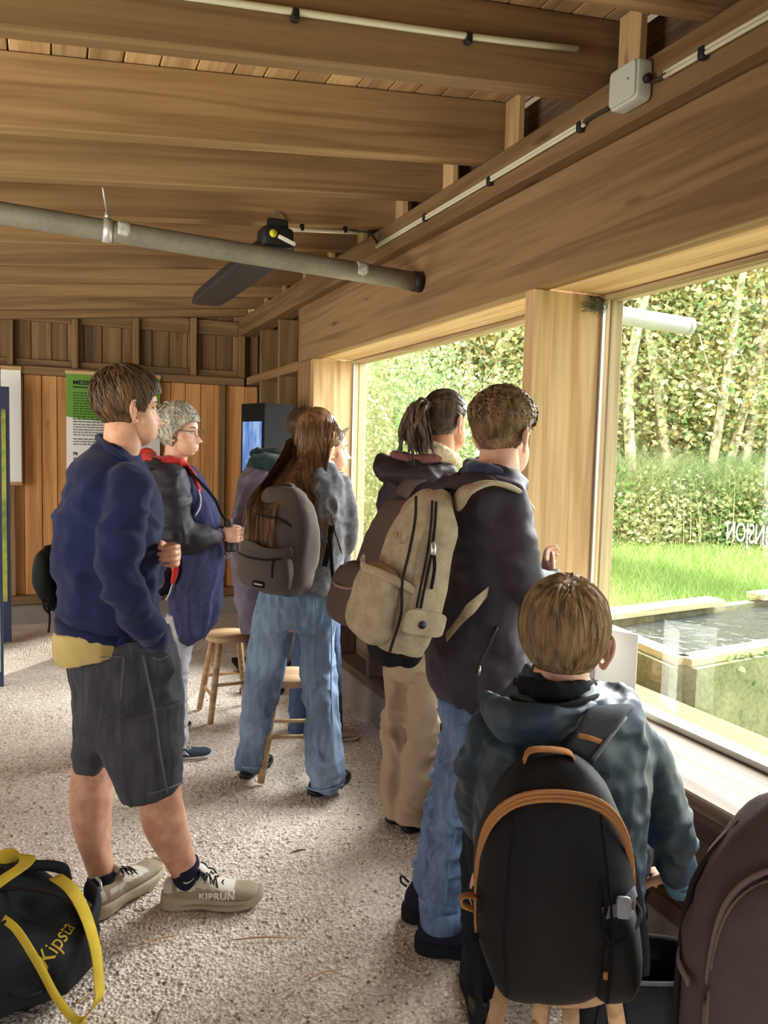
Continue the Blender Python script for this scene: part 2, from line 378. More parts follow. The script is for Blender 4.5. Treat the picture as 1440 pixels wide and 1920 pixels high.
# a few straws and twigs
for i, (u, v, an, ln) in enumerate([(497, 1765, .1, .19), (300, 1767, .5, .11), (170, 1870, .9, .09), (610, 1830, .45, .08), (300, 1905, 1.5, .06), (560, 1600, .5, .07)]):
    q = FW+RT*((u-720)/F_PX)-UP*((v-960)/F_PX); p = EYE+q*(-CAM_H/q[2]); d = RH*math.cos(an)+FH*math.sin(an)
    tag(obj('straw', tube([p-d*ln/2+Z3*.008, p+Z3*.011+FH*.004, p+d*ln/2+Z3*.007], [.0022, .0026, .0015], n=6), M['timber_pale'] if i < 4 else M['timber_dark']),
        ['long pale straw lying on bare gravel in front of the sneakers', 'short pale straw lying beside the near sneaker', 'pale straw lying next to the dropped yellow strap', 'short straw lying farther out on the open gravel',
         'thin dark twig at the bottom edge of the gravel', 'dark twig on the gravel beyond the near sneaker toe'][i], 'straw')

# window wall
wr = struct('wall_right', (WX, 0, 0)); T, TP, TD = M['timber'], M['timber_pale'], M['timber_dark']
beamb('plinth', WX, WX+.30, YB, YF+.2, -.05, .183, M['concrete'], wr)
beamb('bottom_rail', WX, WX+.13, YB, 5.156, .184, .236, TD, wr)
for y in (4.62, 4.07, 3.52, 2.97, 2.42, 1.87, 1.32, .77, .22, -.4, -1): beamb('stud', WX+.005, WX+.13, y-.0225, y+.0225, .237, .552, TD, wr)
beamb('back_panel', WX+.135, WX+.16, YB, 5.156, .184, .553, TD, wr)
for z0, z1 in ((ZH, ZP0+.012),): beamb('header', WX, WX+.06, YB, 5.475, z0+.001, z1, T, wr)
beamb('wall_plate', WX-.056, WX+.10, YB, YF-.01, ZP0+.013, ZP1, T, wr, .006)
beamb('post', WX-.012, WX+.325, 2.503, 2.566, ZS+.001, ZH, TP, wr)
beamb('post', WX-.012, WX+.325, -.14, -.08, ZS+.001, ZH, TP, wr)
beamb('jamb_board', WX+.002, WX+.325, 5.157, 5.22, .19, ZH, TP, wr)
beamb('wall_board', WX, WX+.05, 5.222, 5.475, .184, ZH-.001, T, wr)
# open studs of the far bay
for y in (5.476, 6.02, 6.60): beamb('stud', WX, WX+.145, y, y+.045, .184, ZP0+.01, T, wr)
for z in (2.036, 1.28): beamb('noggin', WX-.004, WX+.145, 5.525, 7.1, z, z+.066, T, wr)
for i in range(12): beamb('board', WX+.15, WX+.17, 5.476+i*.145, 5.617+i*.145, .184, 2.62, TD, wr)
beamb('bottom_rail', WX, WX+.145, 5.22, YF, .184, .236, TD, wr)
# blocking studs standing on the plate between the rafters
for y in (1.30, 2.02, 2.69, 3.22, 3.75, 4.30, 4.85, 5.4, 5.95, 6.5): beamb('blocking', WX+.01, WX+.035, y, y+.10, ZP1+.001, zr(WX)+.215, TP, wr, .002)
beamb('outer_board', WX+.12, WX+.15, YB, YF, ZP1+.001, zr(WX)+.23, TD, wr)
tag(obj('cobweb', join([tube([(1.86+random.uniform(-.03, .03), 2.498, 2.085), (1.86+random.uniform(-.05, .05), 2.48+random.uniform(-.02, 0), 2.05+random.uniform(-.02, .02)), (1.86+random.uniform(-.06, .06), 2.495, 2.06-random.uniform(0, .05))], [.0012]*3, n=4) for _ in range(34)]), mat('old_web', srgb(92, 92, 70), .9)),
    'tuft of old grey-green cobweb in the top corner of the post', 'cobweb')
sill = tag(beamb('window_sill', WX-.03, WX+.325, YB, 5.155, .555, ZS, M['timber_grey'], None, .005), kind='structure')
sill.name = 'trim_1'

# windows: frames, panes
def glass_mat():
    m = bpy.data.materials.new('window_glass'); m.use_nodes = True; t = m.node_tree; t.nodes.clear()
    o = t.nodes.new('ShaderNodeOutputMaterial'); a = t.nodes.new('ShaderNodeBsdfTransparent'); g = t.nodes.new('ShaderNodeBsdfGlossy'); x = t.nodes.new('ShaderNodeMixShader')
    a.inputs[0].default_value = (.95, .97, .95, 1); g.inputs['Roughness'].default_value = .01
    ge = t.nodes.new('ShaderNodeNewGeometry'); prev = t.nodes.new('ShaderNodeVectorMath'); prev.operation = 'DOT_PRODUCT'
    t.links.new(ge.outputs['Normal'], prev.inputs[0]); t.links.new(ge.outputs['Incoming'], prev.inputs[1]); prev = prev.outputs['Value']
    for op, k, first in (('ABSOLUTE', 0, 1), ('SUBTRACT', 1.0, 0), ('POWER', 5.0, 1), ('MULTIPLY', .87, 1), ('ADD', .13, 1)):   # thin-pane reflectance
        q = t.nodes.new('ShaderNodeMath'); q.operation = op; q.inputs[1 if first else 0].default_value = k; t.links.new(prev, q.inputs[0 if first else 1]); prev = q.outputs[0]
    t.links.new(prev, x.inputs[0]); t.links.new(a.outputs[0], x.inputs[1]); t.links.new(g.outputs[0], x.inputs[2]); t.links.new(x.outputs[0], o.inputs[0]); return m
M['glass'] = glass_mat()
GX = WX+.30
for i, (y0, y1) in enumerate(((2.566, 5.157), (-.08, 2.503))):
    w = struct('window_%d' % (i+1), (GX, (y0+y1)/2, ZS))
    me = quadmesh('pane', [(GX, y0+.004, ZS+.004), (GX, y1-.004, ZS+.004), (GX, y1-.004, ZH-.004), (GX, y0+.004, ZH-.004)], [(0, 1, 2, 3)], False); put('pane', me, M['glass'], w)
    for z0, z1 in ((ZS+.001, ZS+.022), (ZH-.02, ZH-.001)): beamb('glazing_bead', GX-.026, GX-.006, y0+.001, y1-.001, z0, z1, M['alu'] if z0 < 1 else M['timber_out'], w, .002)
    for a, b in ((y0+.001, y0+.012), (y1-.012, y1-.001)): beamb('glazing_bead', GX-.02, GX-.006, a, b, ZS+.022, ZH-.02, M['alu'], w, .002)
    beamb('soffit_board', WX+.061, WX+.20, y0-.0, y1+.0, ZH+.001, ZH+.03, TP, w); beamb('soffit_board', WX+.203, WX+.34, y0, y1, ZH+.001, ZH+.03, TP, w)
    for a, b in ((y0-.06, y0), (y1, y1+.06)): beamb('outer_frame', GX+.026, GX+.085, a, b, ZS-.1, ZH+.1, M['timber_out'], w)
    beamb('outer_frame', GX+.026, GX+.085, y0+.001, y1-.001, ZH-.012, ZH+.06, M['timber_out'], w)
    beamb('outer_frame', GX+.026, GX+.085, y0+.001, y1-.001, ZS-.1, ZS+.004, M['timber_out'], w)

# far wall
wf = struct('wall_far', (0, YF, 0))
bx = [XL]
k = 0; x = XL
while x < 1.75:
    w_ = .118+.03*((k*37) % 5)/5; beamb('board', x, min(x+w_-.004, 1.77), YF+.055+.006*((k*13) % 3), YF+.085, .20, 2.035, M['timber_orange'], wf, .003); x += w_; k += 1
x = XL; k = 0
while x < 1.75:
    w_ = .12+.05*((k*29) % 4)/4; beamb('board', x, min(x+w_-.005, 1.77), YF+.115+.004*(k % 2), YF+.14, 2.10, 2.75, T, wf, .003); x += w_; k += 1
for x0 in (-2.2, -1.72, -1.24, -.78, -.312, .178, .664, 1.146, 1.575):
    beamb('stud', x0, x0+.052, YF, YF+.11, 2.105, 2.60, T, wf)
for a, b in ((-.26, .178), (.23, .664), (.716, 1.146), (1.198, 1.575), (-.728, -.312), (-1.19, -.78)):
    beamb('batten', a+.001, b-.001, YF+.06, YF+.114, 2.475, 2.60, T, wf); beamb('batten', a+.001, b-.001, YF+.07, YF+.114, 2.106, 2.165, T, wf)
beamb('rail', XL, 1.62, YF-.012, YF+.11, 2.036, 2.102, T, wf)
for x0 in (-2.2, -1.24, -.31, .70, 1.40): beamb('stud', x0, x0+.055, YF+.005, YF+.11, .22, 2.035, T, wf)
beamb('sole_plate', XL, 1.62, YF-.02, YF+.11, .148, .219, T, wf)
beamb('kerb_stone', XL, 1.62, YF-.10, YF+.15, -.05, .147, M['concrete'], wf, .012)

beamb('sheathing', XL-.1, 1.95, YF+.15, YF+.17, -.05, 3.0, TD, wf)
beamb('sheathing', WX+.175, WX+.19, 5.225, YF+.15, -.05, 2.7, TD, wr)
# side wall and end wall behind the camera, with the openings the light comes through
wl = struct('wall_left', (XL, 0, 0))
beamb('board', XL-.06, XL, YB, 1.65, 0, 2.6, T, wl); beamb('board', XL-.06, XL, 2.55, 5.5, 0, 2.6, T, wl); beamb('board', XL-.06, XL, 6.5, YF+.1, 0, 2.6, T, wl); beamb('board', XL-.06, XL, 5.501, 6.499, 2.0, 2.6, T, wl)
for y in (-2.5, -.7, 1.57, 2.56, 5.42): beamb('post', XL, XL+.07, y, y+.07, 0, 2.3, T, wl)
wb = struct('wall_back', (0, YB, 0))
beamb('board', XL, -2.2, YB-.06, YB, 0, 2.6, T, wb); beamb('board', -.9, 2.0, YB-.06, YB, 0, 2.9, T, wb); beamb('board', -2.2, -.9, YB-.06, YB, 2.1, 2.8, T, wb)

# roof: rafters and deck
ce = struct('ceiling', (0, 2.4, zr(0)))
nr = np.array([-KS, 0, 1])/math.sqrt(1+KS*KS); tr = np.array([1, 0, KS])/math.sqrt(1+KS*KS)
RY = [.02, .56, 1.10, 1.63, 2.155, 2.815, 3.325, 3.85, 4.395, 4.93, 5.46, 5.99, 6.55]
for y in RY+[-.5, -1.05, -1.6, -2.2]:
    a = np.array([XL-.1, y+.036, zr(XL-.1)])+nr*.1125; b = np.array([WX+.11, y+.036, zr(WX+.11)])+nr*.1125
    beam('rafter', a, b, .072, .225, M['timber'], ce, nr, .004)
a = np.array([XL-.1, 7.08, zr(XL-.1)])+nr*.105; b = np.array([WX, 7.08, zr(WX)])+nr*.105; beam('rafter', a, b, .075, .20, M['timber'], ce, nr, .004)
x = XL-.1; k = 0
while x < 2.1:
    w_ = .105+.022*((k*31) % 5)/5
    c = x+w_/2; z = zr(c)+.226*math.sqrt(1+KS*KS)+.013; beam('plank', (c, YB-.2, z), (c, 7.4, z), w_-.004, .024, M['timber_deck'], ce, nr, .003); x += w_; k += 1
zz = lambda q: zr(q)+.226*math.sqrt(1+KS*KS)+.05
beam('roof_sheet', (XL-.2, 2.4, zz(XL-.2)), (2.15, 2.4, zz(2.15)), 10.4, .03, M['timber_dark'], ce, nr, 0)
# ------------------------------------------------------------------ people: helpers
def rows(d, R, n=22, sub=4, cap=1, k=1.0, e=2.2):
    """upright limb or trunk from rows (v, uL, uR, half depth m, extra distance m)"""
    P, A = [], []
    for r in R:
        v, a, b, h = r[:4]; q = r[4] if len(r) > 4 else 0
        P.append(px((a+b)/2, v, d+q)); A.append(((b-a)/2*(d+q)/F_PX*k, h*k))
    return tube(P, A, side=RT, n=n, sub=sub, cap=cap, e=e)
def limb(d, R, n=16, sub=4, cap=2, k=1.0, ratio=1.0):
    """limb through (u, v, extra distance, radius in px[, depth ratio])"""
    P = [px(r[0], r[1], d+r[2]) for r in R]; A = [(r[3]*(d+r[2])/F_PX*k, r[3]*(d+r[2])/F_PX*k*(r[4] if len(r) > 4 else ratio)) for r in R]
    t = nrm(P[-1]-P[0]); s = np.cross(t, FH); return tube(P, A, side=s if np.linalg.norm(s) > .2 else RH, n=n, sub=sub, cap=cap)
def ray_ell(D, o, c, r):
    r = np.array(r); p = (np.array(o)-np.array(c))/r; q = D/r; A = (q*q).sum(1); B = (q*p).sum(1); Cc = (p*p).sum()-1
    return (-B+np.sqrt(np.maximum(B*B-A*Cc, 1e-9)))/A
HO = np.array([0, .008, -.01])
class Head:
    """head in its own frame (x right, y forward, z up; eyes at z 0, 0.225 m tall at size 1)"""
    def __init__(s, c, fwd, up=(0, 0, 1), size=1.0, jaw=1.0, nose=1.0, fem=0.0, cheeks=0.0):
        s.c = np.array(c, float); f = nrm(fwd); s.X = nrm(np.cross(f, up)); s.Z = np.cross(s.X, f); s.Y = f; s.k = size; s.jaw = jaw; s.nose = nose; s.fem = fem; s.cheeks = cheeks
    def world(s, P): P = np.asarray(P, float)*s.k; return s.c+P[:, :1]*s.X+P[:, 1:2]*s.Y+P[:, 2:3]*s.Z
    def rad(s, D):
        a = ray_ell(D, HO, (0, -.012, .025), (.0735, .094, .089)); b = ray_ell(D, HO, (0, .030, -.058), (.052*s.jaw, .056, .058)); k = 85.
        m = np.maximum(a, b); return m+np.log(np.exp(k*(a-m))+np.exp(k*(b-m)))/k-.004
    def pts(s, D, face=True):
        P = HO+D*s.rad(D)[:, None]
        if face:
            x, z, fr = P[:, 0], P[:, 2], P[:, 1] > .02; g = lambda a, b: np.exp(-(a/b)**2)
            t = np.clip((.006-z)/.050, 0, 1); n = np.where(z > .006, .003*g(z-.006, .012), .004+.021*t**1.25)*np.where(z < -.044, g(z+.044, .0065), 1)*s.nose
            y = n*g(x, .0085+.006*t)+.006*g(z+.043, .007)*g(np.abs(x)-.013, .007)
            y += (.0045-.002*s.fem)*g(z-.020, .009)*g(np.abs(x)-.028, .020)-.0095*g(z+.001, .010)*g(np.abs(x)-.031, .015)
            y += .0065*g(z+.0715, .0050)*g(x, .018)+.0065*g(z+.0835, .0058)*g(x, .017)-.0035*g(z+.0775, .0022)*g(x, .02)-.003*g(z+.060, .006)*g(x, .006)
            y += .006*g(z+.108, .012)*g(x, .016)-.0035*g(z+.094, .006)*g(x, .02)
            P[:, 1] += np.where(fr, y, 0); P[:, 0] += np.where(fr, np.sign(x)*(.003+.004*s.cheeks)*g(z+.030, .02)*g(np.abs(x)-.05, .016), 0)
        return P
    def sphere(s, n, m):
        t = np.linspace(0, PI, m+1)[1:-1]; a = np.linspace(0, 2*PI, n, endpoint=False); a = a-.35*np.sin(a)      # denser at the face
        D = np.array([(math.sin(p)*math.sin(q), math.sin(p)*math.cos(q), math.cos(p)) for p in t for q in a]+[(0, 0, 1), (0, 0, -1)])
        F = [(i*n+k, (i+1)*n+k, (i+1)*n+(k+1) % n, i*n+(k+1) % n) for i in range(m-2) for k in range(n)]; a, b = len(D)-2, len(D)-1
        F += [(a, k, (k+1) % n) for k in range(n)]+[(b, (m-2)*n+(k+1) % n, (m-2)*n+k) for k in range(n)]; return D, F
    def skull(s):
        D, F = s.sphere(88, 84); return s.world(s.pts(D)), F
    def ear(s, sg):
        c = np.array([sg*.0715, -.012, -.012]); ax = np.array([[sg*.35, -.93, 0], [0, 0, 1.0], [sg*.93, .35, 0]]); ax[0] = nrm(ax[0]); ax[2] = nrm(ax[2])
        L = lambda a, b, h=0: c+ax[0]*a+ax[1]*b+ax[2]*h
        rim = tube([L(-.010, -.004, -.002), L(-.012, .014, .004), L(-.004, .029, .008), L(.010, .029, .011), L(.018, .016, .013), L(.016, -.004, .011), L(.006, -.020, .006), L(-.005, -.030, .003), L(-.011, -.024, 0)],
                   [.003, .0036, .0042, .0044, .0044, .0042, .0048, .0062, .004], n=8, sub=3, cap=2)
        bowl = ellipsoid(L(.003, .004, .004), (.015, .024, .0045), 14, 8, axes=[ax[0], ax[1], ax[2]])
        tragus = ellipsoid(L(-.010, -.006, .006), (.004, .006, .004), 8, 6, axes=[ax[0], ax[1], ax[2]]); anti = tube([L(.004, .022, .010), L(.011, .010, .011), L(.009, -.008, .010)], [.003]*3, n=6, cap=2)
        V, F = join([rim, bowl, tragus, anti]); return s.world(V), F
    def neck(s, base, r=.056, r2=None):
        a = s.world([(0, -.022, -.02), (0, -.020, -.075), (0, -.024, -.115)]); b = np.array(base, float); k = s.k
        return tube([a[0], a[1], a[2], b*.55+a[2]*.45, b], [r*.9*k, r*k, r*k, (r2 or r*1.02)*k, (r2 or r)*1.08*k], side=s.X, n=20, sub=3, cap=1)
    def eyes(s, parent, iris=(70, 90, 110)):
        im = mat('iris', srgb(*iris), .2, .5); wm = M.setdefault('eyeball', mat('eyeball', srgb(226, 220, 214), .25, .5))
        for sg in (-1, 1):
            y = s.pts(np.array([nrm(np.array([sg*.031, .085, 0])-HO)]))[0][1]-.0122
            e = obj('eye', ellipsoid(s.world([(sg*.031, y, -.001)])[0], (.0118*s.k,)*3, 14, 10), wm, parent); p = s.world([(sg*.031+.001, y+.0088, -.0012)])[0]
            obj('iris', ellipsoid(p, (.0056*s.k, .0056*s.k, .0048*s.k), 12, 8, axes=[s.X, s.Z, s.Y]), im, e)
            lid = [s.world([(sg*(.031+.0135*math.cos(t)), y+.0105-.004*abs(math.cos(t)), -.001+.0062*math.sin(t))])[0] for t in np.linspace(0, PI, 7)]
            obj('eyelid', tube(lid, [.0016*s.k]*7, n=6, sub=2), M['lash'], parent)
            bw = [s.world([(sg*x, s.pts(np.array([nrm(np.array([sg*x, .085, z])-HO)]))[0][1]+.001, z)])[0] for x, z in ((.016, .0185), (.028, .023), (.040, .022), (.048, .017))]
            obj('eyebrow', tube(bw, [(.0022, .003), (.002, .0034), (.0018, .003), (.001, .0012)], n=6, sub=3, cap=2), M['brow'], parent)
    # hair -------------------------------------------------------------
    def cap(s, mask, thick, n=72, m=60, noise=.004, seed=1, freq=(40, 40, 18)):
        """closed shell of hair over the masked part of the scalp"""
        D, F = s.sphere(n, m); P = s.pts(D, False); ms = mask(P, D); V = P+D*(thick(P)*ms+noise*ms*vnoise(P*np.array(freq)*2+seed))[:, None]-D*((1-ms)*.010)[:, None]
        keep = [f for f in F if max(ms[i] for i in f) > .02]; return s.world(V), keep
    def strands(s, N, steps, step, mask, lift, flow, width=.0030, curl=0., grav=.0, seed=1, jitter=.25, free=None, rootlift=.004, stop=None):
        R = np.random.RandomState(seed); D = R.randn(N*6, 3); D /= np.linalg.norm(D, axis=1)[:, None]; P = s.pts(D, False); m = mask(P, D) > R.rand(len(D))*.6+.25
        D, P = D[m][:N], P[m][:N]; n = len(P); P = P+D*rootlift; path = [P.copy()]; J = R.randn(n, 3)*jitter; ph = R.rand(n)*6.28; wv = R.rand(n)*.6+.7; ln = .72+.5*R.rand(n); vel = None
        for i in range(steps):
            d = P-HO; rr = np.linalg.norm(d, axis=1); d = d/rr[:, None]; f = flow(P, d, i/steps)+J; f = f-d*((f*d).sum(1))[:, None]; f /= np.linalg.norm(f, axis=1)[:, None]+1e-9
            if curl:
                t = np.cross(d, f); f = f+t*(curl*np.sin(ph+i*1.45*wv))[:, None]+d*(curl*.5*np.cos(ph+i*1.45*wv))[:, None]
            if grav:
                f = f*(1-grav)+np.array([0, 0, -1.])*grav; f /= np.linalg.norm(f, axis=1)[:, None]
            Q = P+f*(step*ln)[:, None]; dq = Q-HO; rq = np.linalg.norm(dq, axis=1); dq /= rq[:, None]; tgt = s.rad(dq)+lift(Q, i/steps)*(.75+.5*wv*.5)
            Q = np.where((rq < tgt)[:, None] | (np.full(n, free is None))[:, None], HO+dq*tgt[:, None], Q)
            if free is not None: Q = free(Q, i/steps, P)
            if stop is not None: Q = np.where((stop(Q, dq) < .5)[:, None], P+(Q-P)*.03, Q)
            P = Q; path.append(P.copy())
        A = np.array(path); T = np.gradient(A, axis=0); T /= np.linalg.norm(T, axis=2)[..., None]+1e-9; d = A-HO; d[..., 2] *= .35; d /= np.linalg.norm(d, axis=2)[..., None]+1e-9; S = np.cross(T, d); S /= np.linalg.norm(S, axis=2)[..., None]+1e-9
        w = (width*(.6+.8*R.rand(n)))[None, :]*np.concatenate([[.7], np.linspace(1, .9, steps-1), [.12]])[:, None]; tilt = (R.randn(n)*.35)[None, :, None]; S2 = S+d*tilt
        L, Rr = A-S2*w[..., None]/2, A+S2*w[..., None]/2; V = np.stack([L, Rr], 2).transpose(1, 0, 2, 3).reshape(-1, 3); q = np.arange(steps)*2; f0 = np.stack([q, q+1, q+3, q+2], 1)
        Fq = (f0[None]+(np.arange(n)*(steps+1)*2)[:, None, None]).reshape(-1, 4); return s.world(V), Fq
M['lash'] = mat('lashes', srgb(60, 44, 36), .7); M['brow'] = mat('brow_hair', srgb(108, 84, 62), .8)
def flow_from(w):
    w = np.array(w); return lambda P, d, t: (P-w)/(np.linalg.norm(P-w, axis=1)[:, None]+1e-6)
def hair(name, parts, m, parent):
    V, F, n = [], [], 0
    qs = []
    for v, f in parts:
        f = [tuple(q) for q in f]; V.append(np.asarray(v, float)); qs += [tuple(i+n for i in q) for q in f]; n += len(v)
    me = mesh(name, np.vstack(V), qs); return put(name, me, m, parent)
def me_vf(me): return co_of(me), [tuple(p.vertices) for p in me.polygons]

def hand(o, D, N, S, k=1.0, curl=(.3, .35, .4, .45), bend=(1, 1.2, .8), thumb=(.75, .35, .45), tcurl=.35, spread=.06, wrist=.05):
    """five-fingered hand: o wrist, D towards the knuckles, N out of the palm, S towards the thumb"""
    D, N = nrm(D), nrm(N); S = nrm(np.array(S)-D*(np.array(S)@D)); N = nrm(np.cross(D, S))*np.sign(np.cross(D, S)@N); o = np.array(o, float); p = []
    at = lambda a, b, c=0: o+(D*a+S*b+N*c)*k
    p.append(tube([at(-wrist, 0), at(.0, 0), at(.03, .002), at(.06, .002), at(.088, 0)], [(.023*k, .017*k), (.026*k, .017*k), (.035*k, .0155*k), (.040*k, .0145*k), (.037*k, .0115*k)], side=S, n=16, cap=2))
    for i, (x, ls, r) in enumerate(((.029, (.044, .026, .022), .0092), (.0095, (.049, .030, .023), .0095), (-.010, (.045, .028, .022), .009), (-.028, (.035, .021, .019), .008))):
        P = [at(.062, x*.8), at(.088, x)]; d = nrm(D+S*spread*(1.2-i*.8)); ang = 0
        for l, b in zip(ls, bend):
            ang += curl[i]*b; P.append(P[-1]+(d*math.cos(ang)+N*math.sin(ang))*l*k)
        p.append(tube(P, [r*1.0*k, r*1.08*k, r*1.0*k, r*.95*k, r*.78*k], side=S, n=10, sub=3, cap=2))
    t = nrm(D*thumb[0]+S*thumb[1]+N*thumb[2]); b = at(.018, .026, .004); t2 = nrm(t*math.cos(tcurl)+(D*.6-S*.6+N*.3)*math.sin(tcurl)); t3 = nrm(t2*math.cos(tcurl)+(D*.3-S*.9+N*.2)*math.sin(tcurl))
    p.append(tube([b-t*.018*k, b, b+t*.040*k, b+t*.040*k+t2*.030*k, b+t*.040*k+t2*.030*k+t3*.022*k], [.013*k, .0135*k, .0112*k, .0105*k, .0082*k], side=N, n=10, sub=3, cap=2))
    return me_vf(fuse(p, .0034*k, 2, 'hand'))
def dome(Y, sections, n=44, e=2.4):
    """loft along local y of flat-bottomed domes: (y, half width, z bottom, z top, x shift)"""
    V, F = [], []; th = np.linspace(0, 2*PI, n, endpoint=False)
    for y, w, z0, z1, xs in sections:
        for t in th:
            c, s_ = math.cos(t), math.sin(t); x = math.copysign(abs(c)**(2/e), c)*w; h = (z1-z0)
            z = z0+h*.38+(math.copysign(abs(s_)**(2/e), s_))*(h*.62 if s_ > 0 else h*.38); V.append((x+xs, y, z))
    m = len(sections)
    F = [(i*n+k, i*n+(k+1) % n, (i+1)*n+(k+1) % n, (i+1)*n+k) for i in range(m-1) for k in range(n)]+[tuple(range(n-1, -1, -1)), tuple((m-1)*n+k for k in range(n))]
    return V, F
def spline_sections(S, sub=6): return [tuple(r) for r in catmull(np.array(S, float), sub)]
def shoe(parent, heel, toe, mu, ms, L=None, h=1.0, w=1.0, laces=None, boot=0.0, sole=.028, accent=None, tilt=0.0, side=1):
    heel, toe = np.array(heel, float), np.array(toe, float); Y = nrm(toe-heel); L = L or np.linalg.norm(toe-heel); X = nrm(np.cross(Y, Z3)); Zz = np.cross(X, Y); k = L/.29; fr = (heel, X, Y, Zz)
    sc = lambda R: [(a*k, b*k*w, c*k, d_*k*h, x*k) for a, b, c, d_, x in R]
    so_ = spline_sections(sc([(-.006, .014, .010, sole*.98, 0), (.004, .030, .004, sole*1.1, 0), (.04, .037, .0, sole*1.1, 0), (.11, .033, .004, sole*.95, -.001), (.16, .040, .0, sole*.88, -.002), (.205, .045, .0, sole*.84, -.003), (.245, .043, .004, sole*.82, -.004), (.272, .036, .010, sole*.95, -.005), (.289, .024, .019, sole*1.15, -.006), (.297, .010, .026, sole*1.2, -.007)]))
    up = spline_sections(sc([(.002, .010, sole*.7, .062, 0), (.008, .026, sole*.7, .078, 0), (.04, .033, sole*.7, .083+boot, 0), (.075, .034, sole*.7, .086+boot, 0), (.105, .033, sole*.7, .098+boot*.8, 0), (.135, .035, sole*.7, .083+boot*.2, -.001), (.175, .039, sole*.7, .068, -.003), (.215, .040, sole*.7, .059, -.004), (.250, .039, sole*.7, .056, -.005), (.274, .032, sole*.7, .051, -.006), (.288, .018, sole*.7, .043, -.007), (.293, .006, sole*.7, .036, -.007)]), 14 if accent is not None else 6)
    s = obj('shoe', xf(dome(None, up), fr), mu, parent); obj('sole', xf(dome(None, so_, e=4), fr), ms, s)
    obj('sole_line', xf(tube([(sg*(w_+.0012)*k*w, y_*k, sole*.55*k) for sg, y_, w_ in [(-1, .03, .034), (-1, .11, .034), (-1, .19, .0445), (-1, .25, .040), (0, .291, .0), (1, .25, .036), (1, .19, .0445), (1, .11, .034), (1, .03, .034)]], [.0022*k]*9, n=6), fr), mu, s)
    if accent is not None:
        me = s.data; me.materials.append(accent); Vl = np.array(dome(None, up)[0])
        for p in me.polygons:
            c_ = Vl[list(p.vertices)].mean(0)/k; t_ = c_[2]/h
            if (.10 < c_[1] < .212 and t_ > .068-.13*(c_[1]-.10) and t_ > .03) or (c_[1] < .03 and t_ > .052) or (.045 < c_[1] < .10 and .060 < t_ < .074): p.material_index = 1
        obj('tongue', xf(tube([(0, .088*k, .100*k*h), (0, .10*k, .112*k*h), (0, .118*k, .104*k*h), (0, .135*k, .092*k*h)], [(.018*k, .004*k), (.021*k, .005*k), (.020*k, .005*k), (.016*k, .003*k)], side=(1, 0, 0), n=10), fr), accent, s)
    if laces is not None:
        lv = []
        for j in range(5):
            y = (.112+.020*j)*k; z = (.099+boot*.5-.0095*j-.0006*j*j)*k*h+.001
            lv.append(tube([(-.026*k*w, y-.008*k, z-.016*k), (-.012*k, y, z-.001), (.012*k, y+.006*k, z-.001), (.026*k*w, y+.012*k, z-.016*k)], [.0023*k]*4, n=6)); lv.append(tube([(.026*k*w, y-.008*k, z-.016*k), (.012*k, y, z), (-.012*k, y+.006*k, z), (-.026*k*w, y+.012*k, z-.016*k)], [.0023*k]*4, n=6))
        y, z = .108*k, (.102+boot*.5)*k*h
        for sg in (-1, 1): lv.append(tube([(0, y, z), (sg*.02*k, y+.0, z+.012*k), (sg*.036*k, y+.012*k, z-.004*k), (sg*.020*k, y+.018*k, z-.006*k), (0, y+.004*k, z)], [.0022*k]*5, n=6)); lv.append(tube([(0, y, z), (sg*.02*k, y+.03*k, z-.006*k), (sg*.034*k, y+.045*k, z-.03*k)], [.002*k]*3, n=6))
        obj('laces', xf(join(lv), fr), laces, s)
    return s, fr, k
def figure(label, base, name='person'): 
    return tag(empty(name, (base[0], base[1], 0)), label, 'person')
def garment(name, parts, m, parent, voxel=.010, smooth=2, amp=.006, s=(9, 9, 13), seed=0, fine=.0012, mask=None):
    me = fuse(parts, voxel, smooth, name); folds(me, amp, s, fine, seed, mask); return put(name, me, m, parent)
def body(parts, extra, m, parent, voxel=.010, lips=None):
    me = fuse(parts, voxel, 2, 'body'); V, F = join([me_vf(me)]+extra); return put('body', mesh('body', V, F), m, parent)
# ------------------------------------------------------------------ people
def gz(u, v, z=0.0):
    q = FW+RT*((u-720)/F_PX)-UP*((v-960)/F_PX); return EYE+q*((z-CAM_H)/q[2])
M['skin'] = skin('skin', srgb(214, 164, 134), srgb(192, 138, 110)); M['skin_pale'] = skin('skin_pale', srgb(226, 182, 158), srgb(206, 156, 132))
sig = lambda x: 1/(1+np.exp(-np.clip(x, -40, 40)))
def hairline(y, z): return lambda P, D: sig((P[:, 2]-np.interp(P[:, 1], y, z))/.0045)
def lower(y, z, dz): return hairline(y, [q-dz for q in z])
SHORT = hairline([-.12, -.06, -.02, .006, .022, .034, .05, .066, .10], [-.072, -.068, -.050, -.004, -.012, .020, .040, .056, .062])
def adir(a): a = math.radians(a); return RH*math.cos(a)+FH*math.sin(a)       # a: 0 facing right, 90 facing away
def side_of(f): return nrm(np.cross(f, Z3))

_hy = [-.12, -.06, -.02, .006, .022, .034, .05, .066, .10]
STOP = hairline(_hy, [-.080, -.076, -.056, -.006, -.016, .012, .034, .044, .046]); STOPW = hairline(_hy, [-.092, -.088, -.068, -.002, .006, .022, .038, .048, .052]); STOPB = hairline(_hy, [-.084, -.078, -.052, .0, -.010, .010, .02, .02, .02]); STOPT = hairline(_hy, [-.018, -.005, .012, .030, .034, .034, .030, .026, .026])
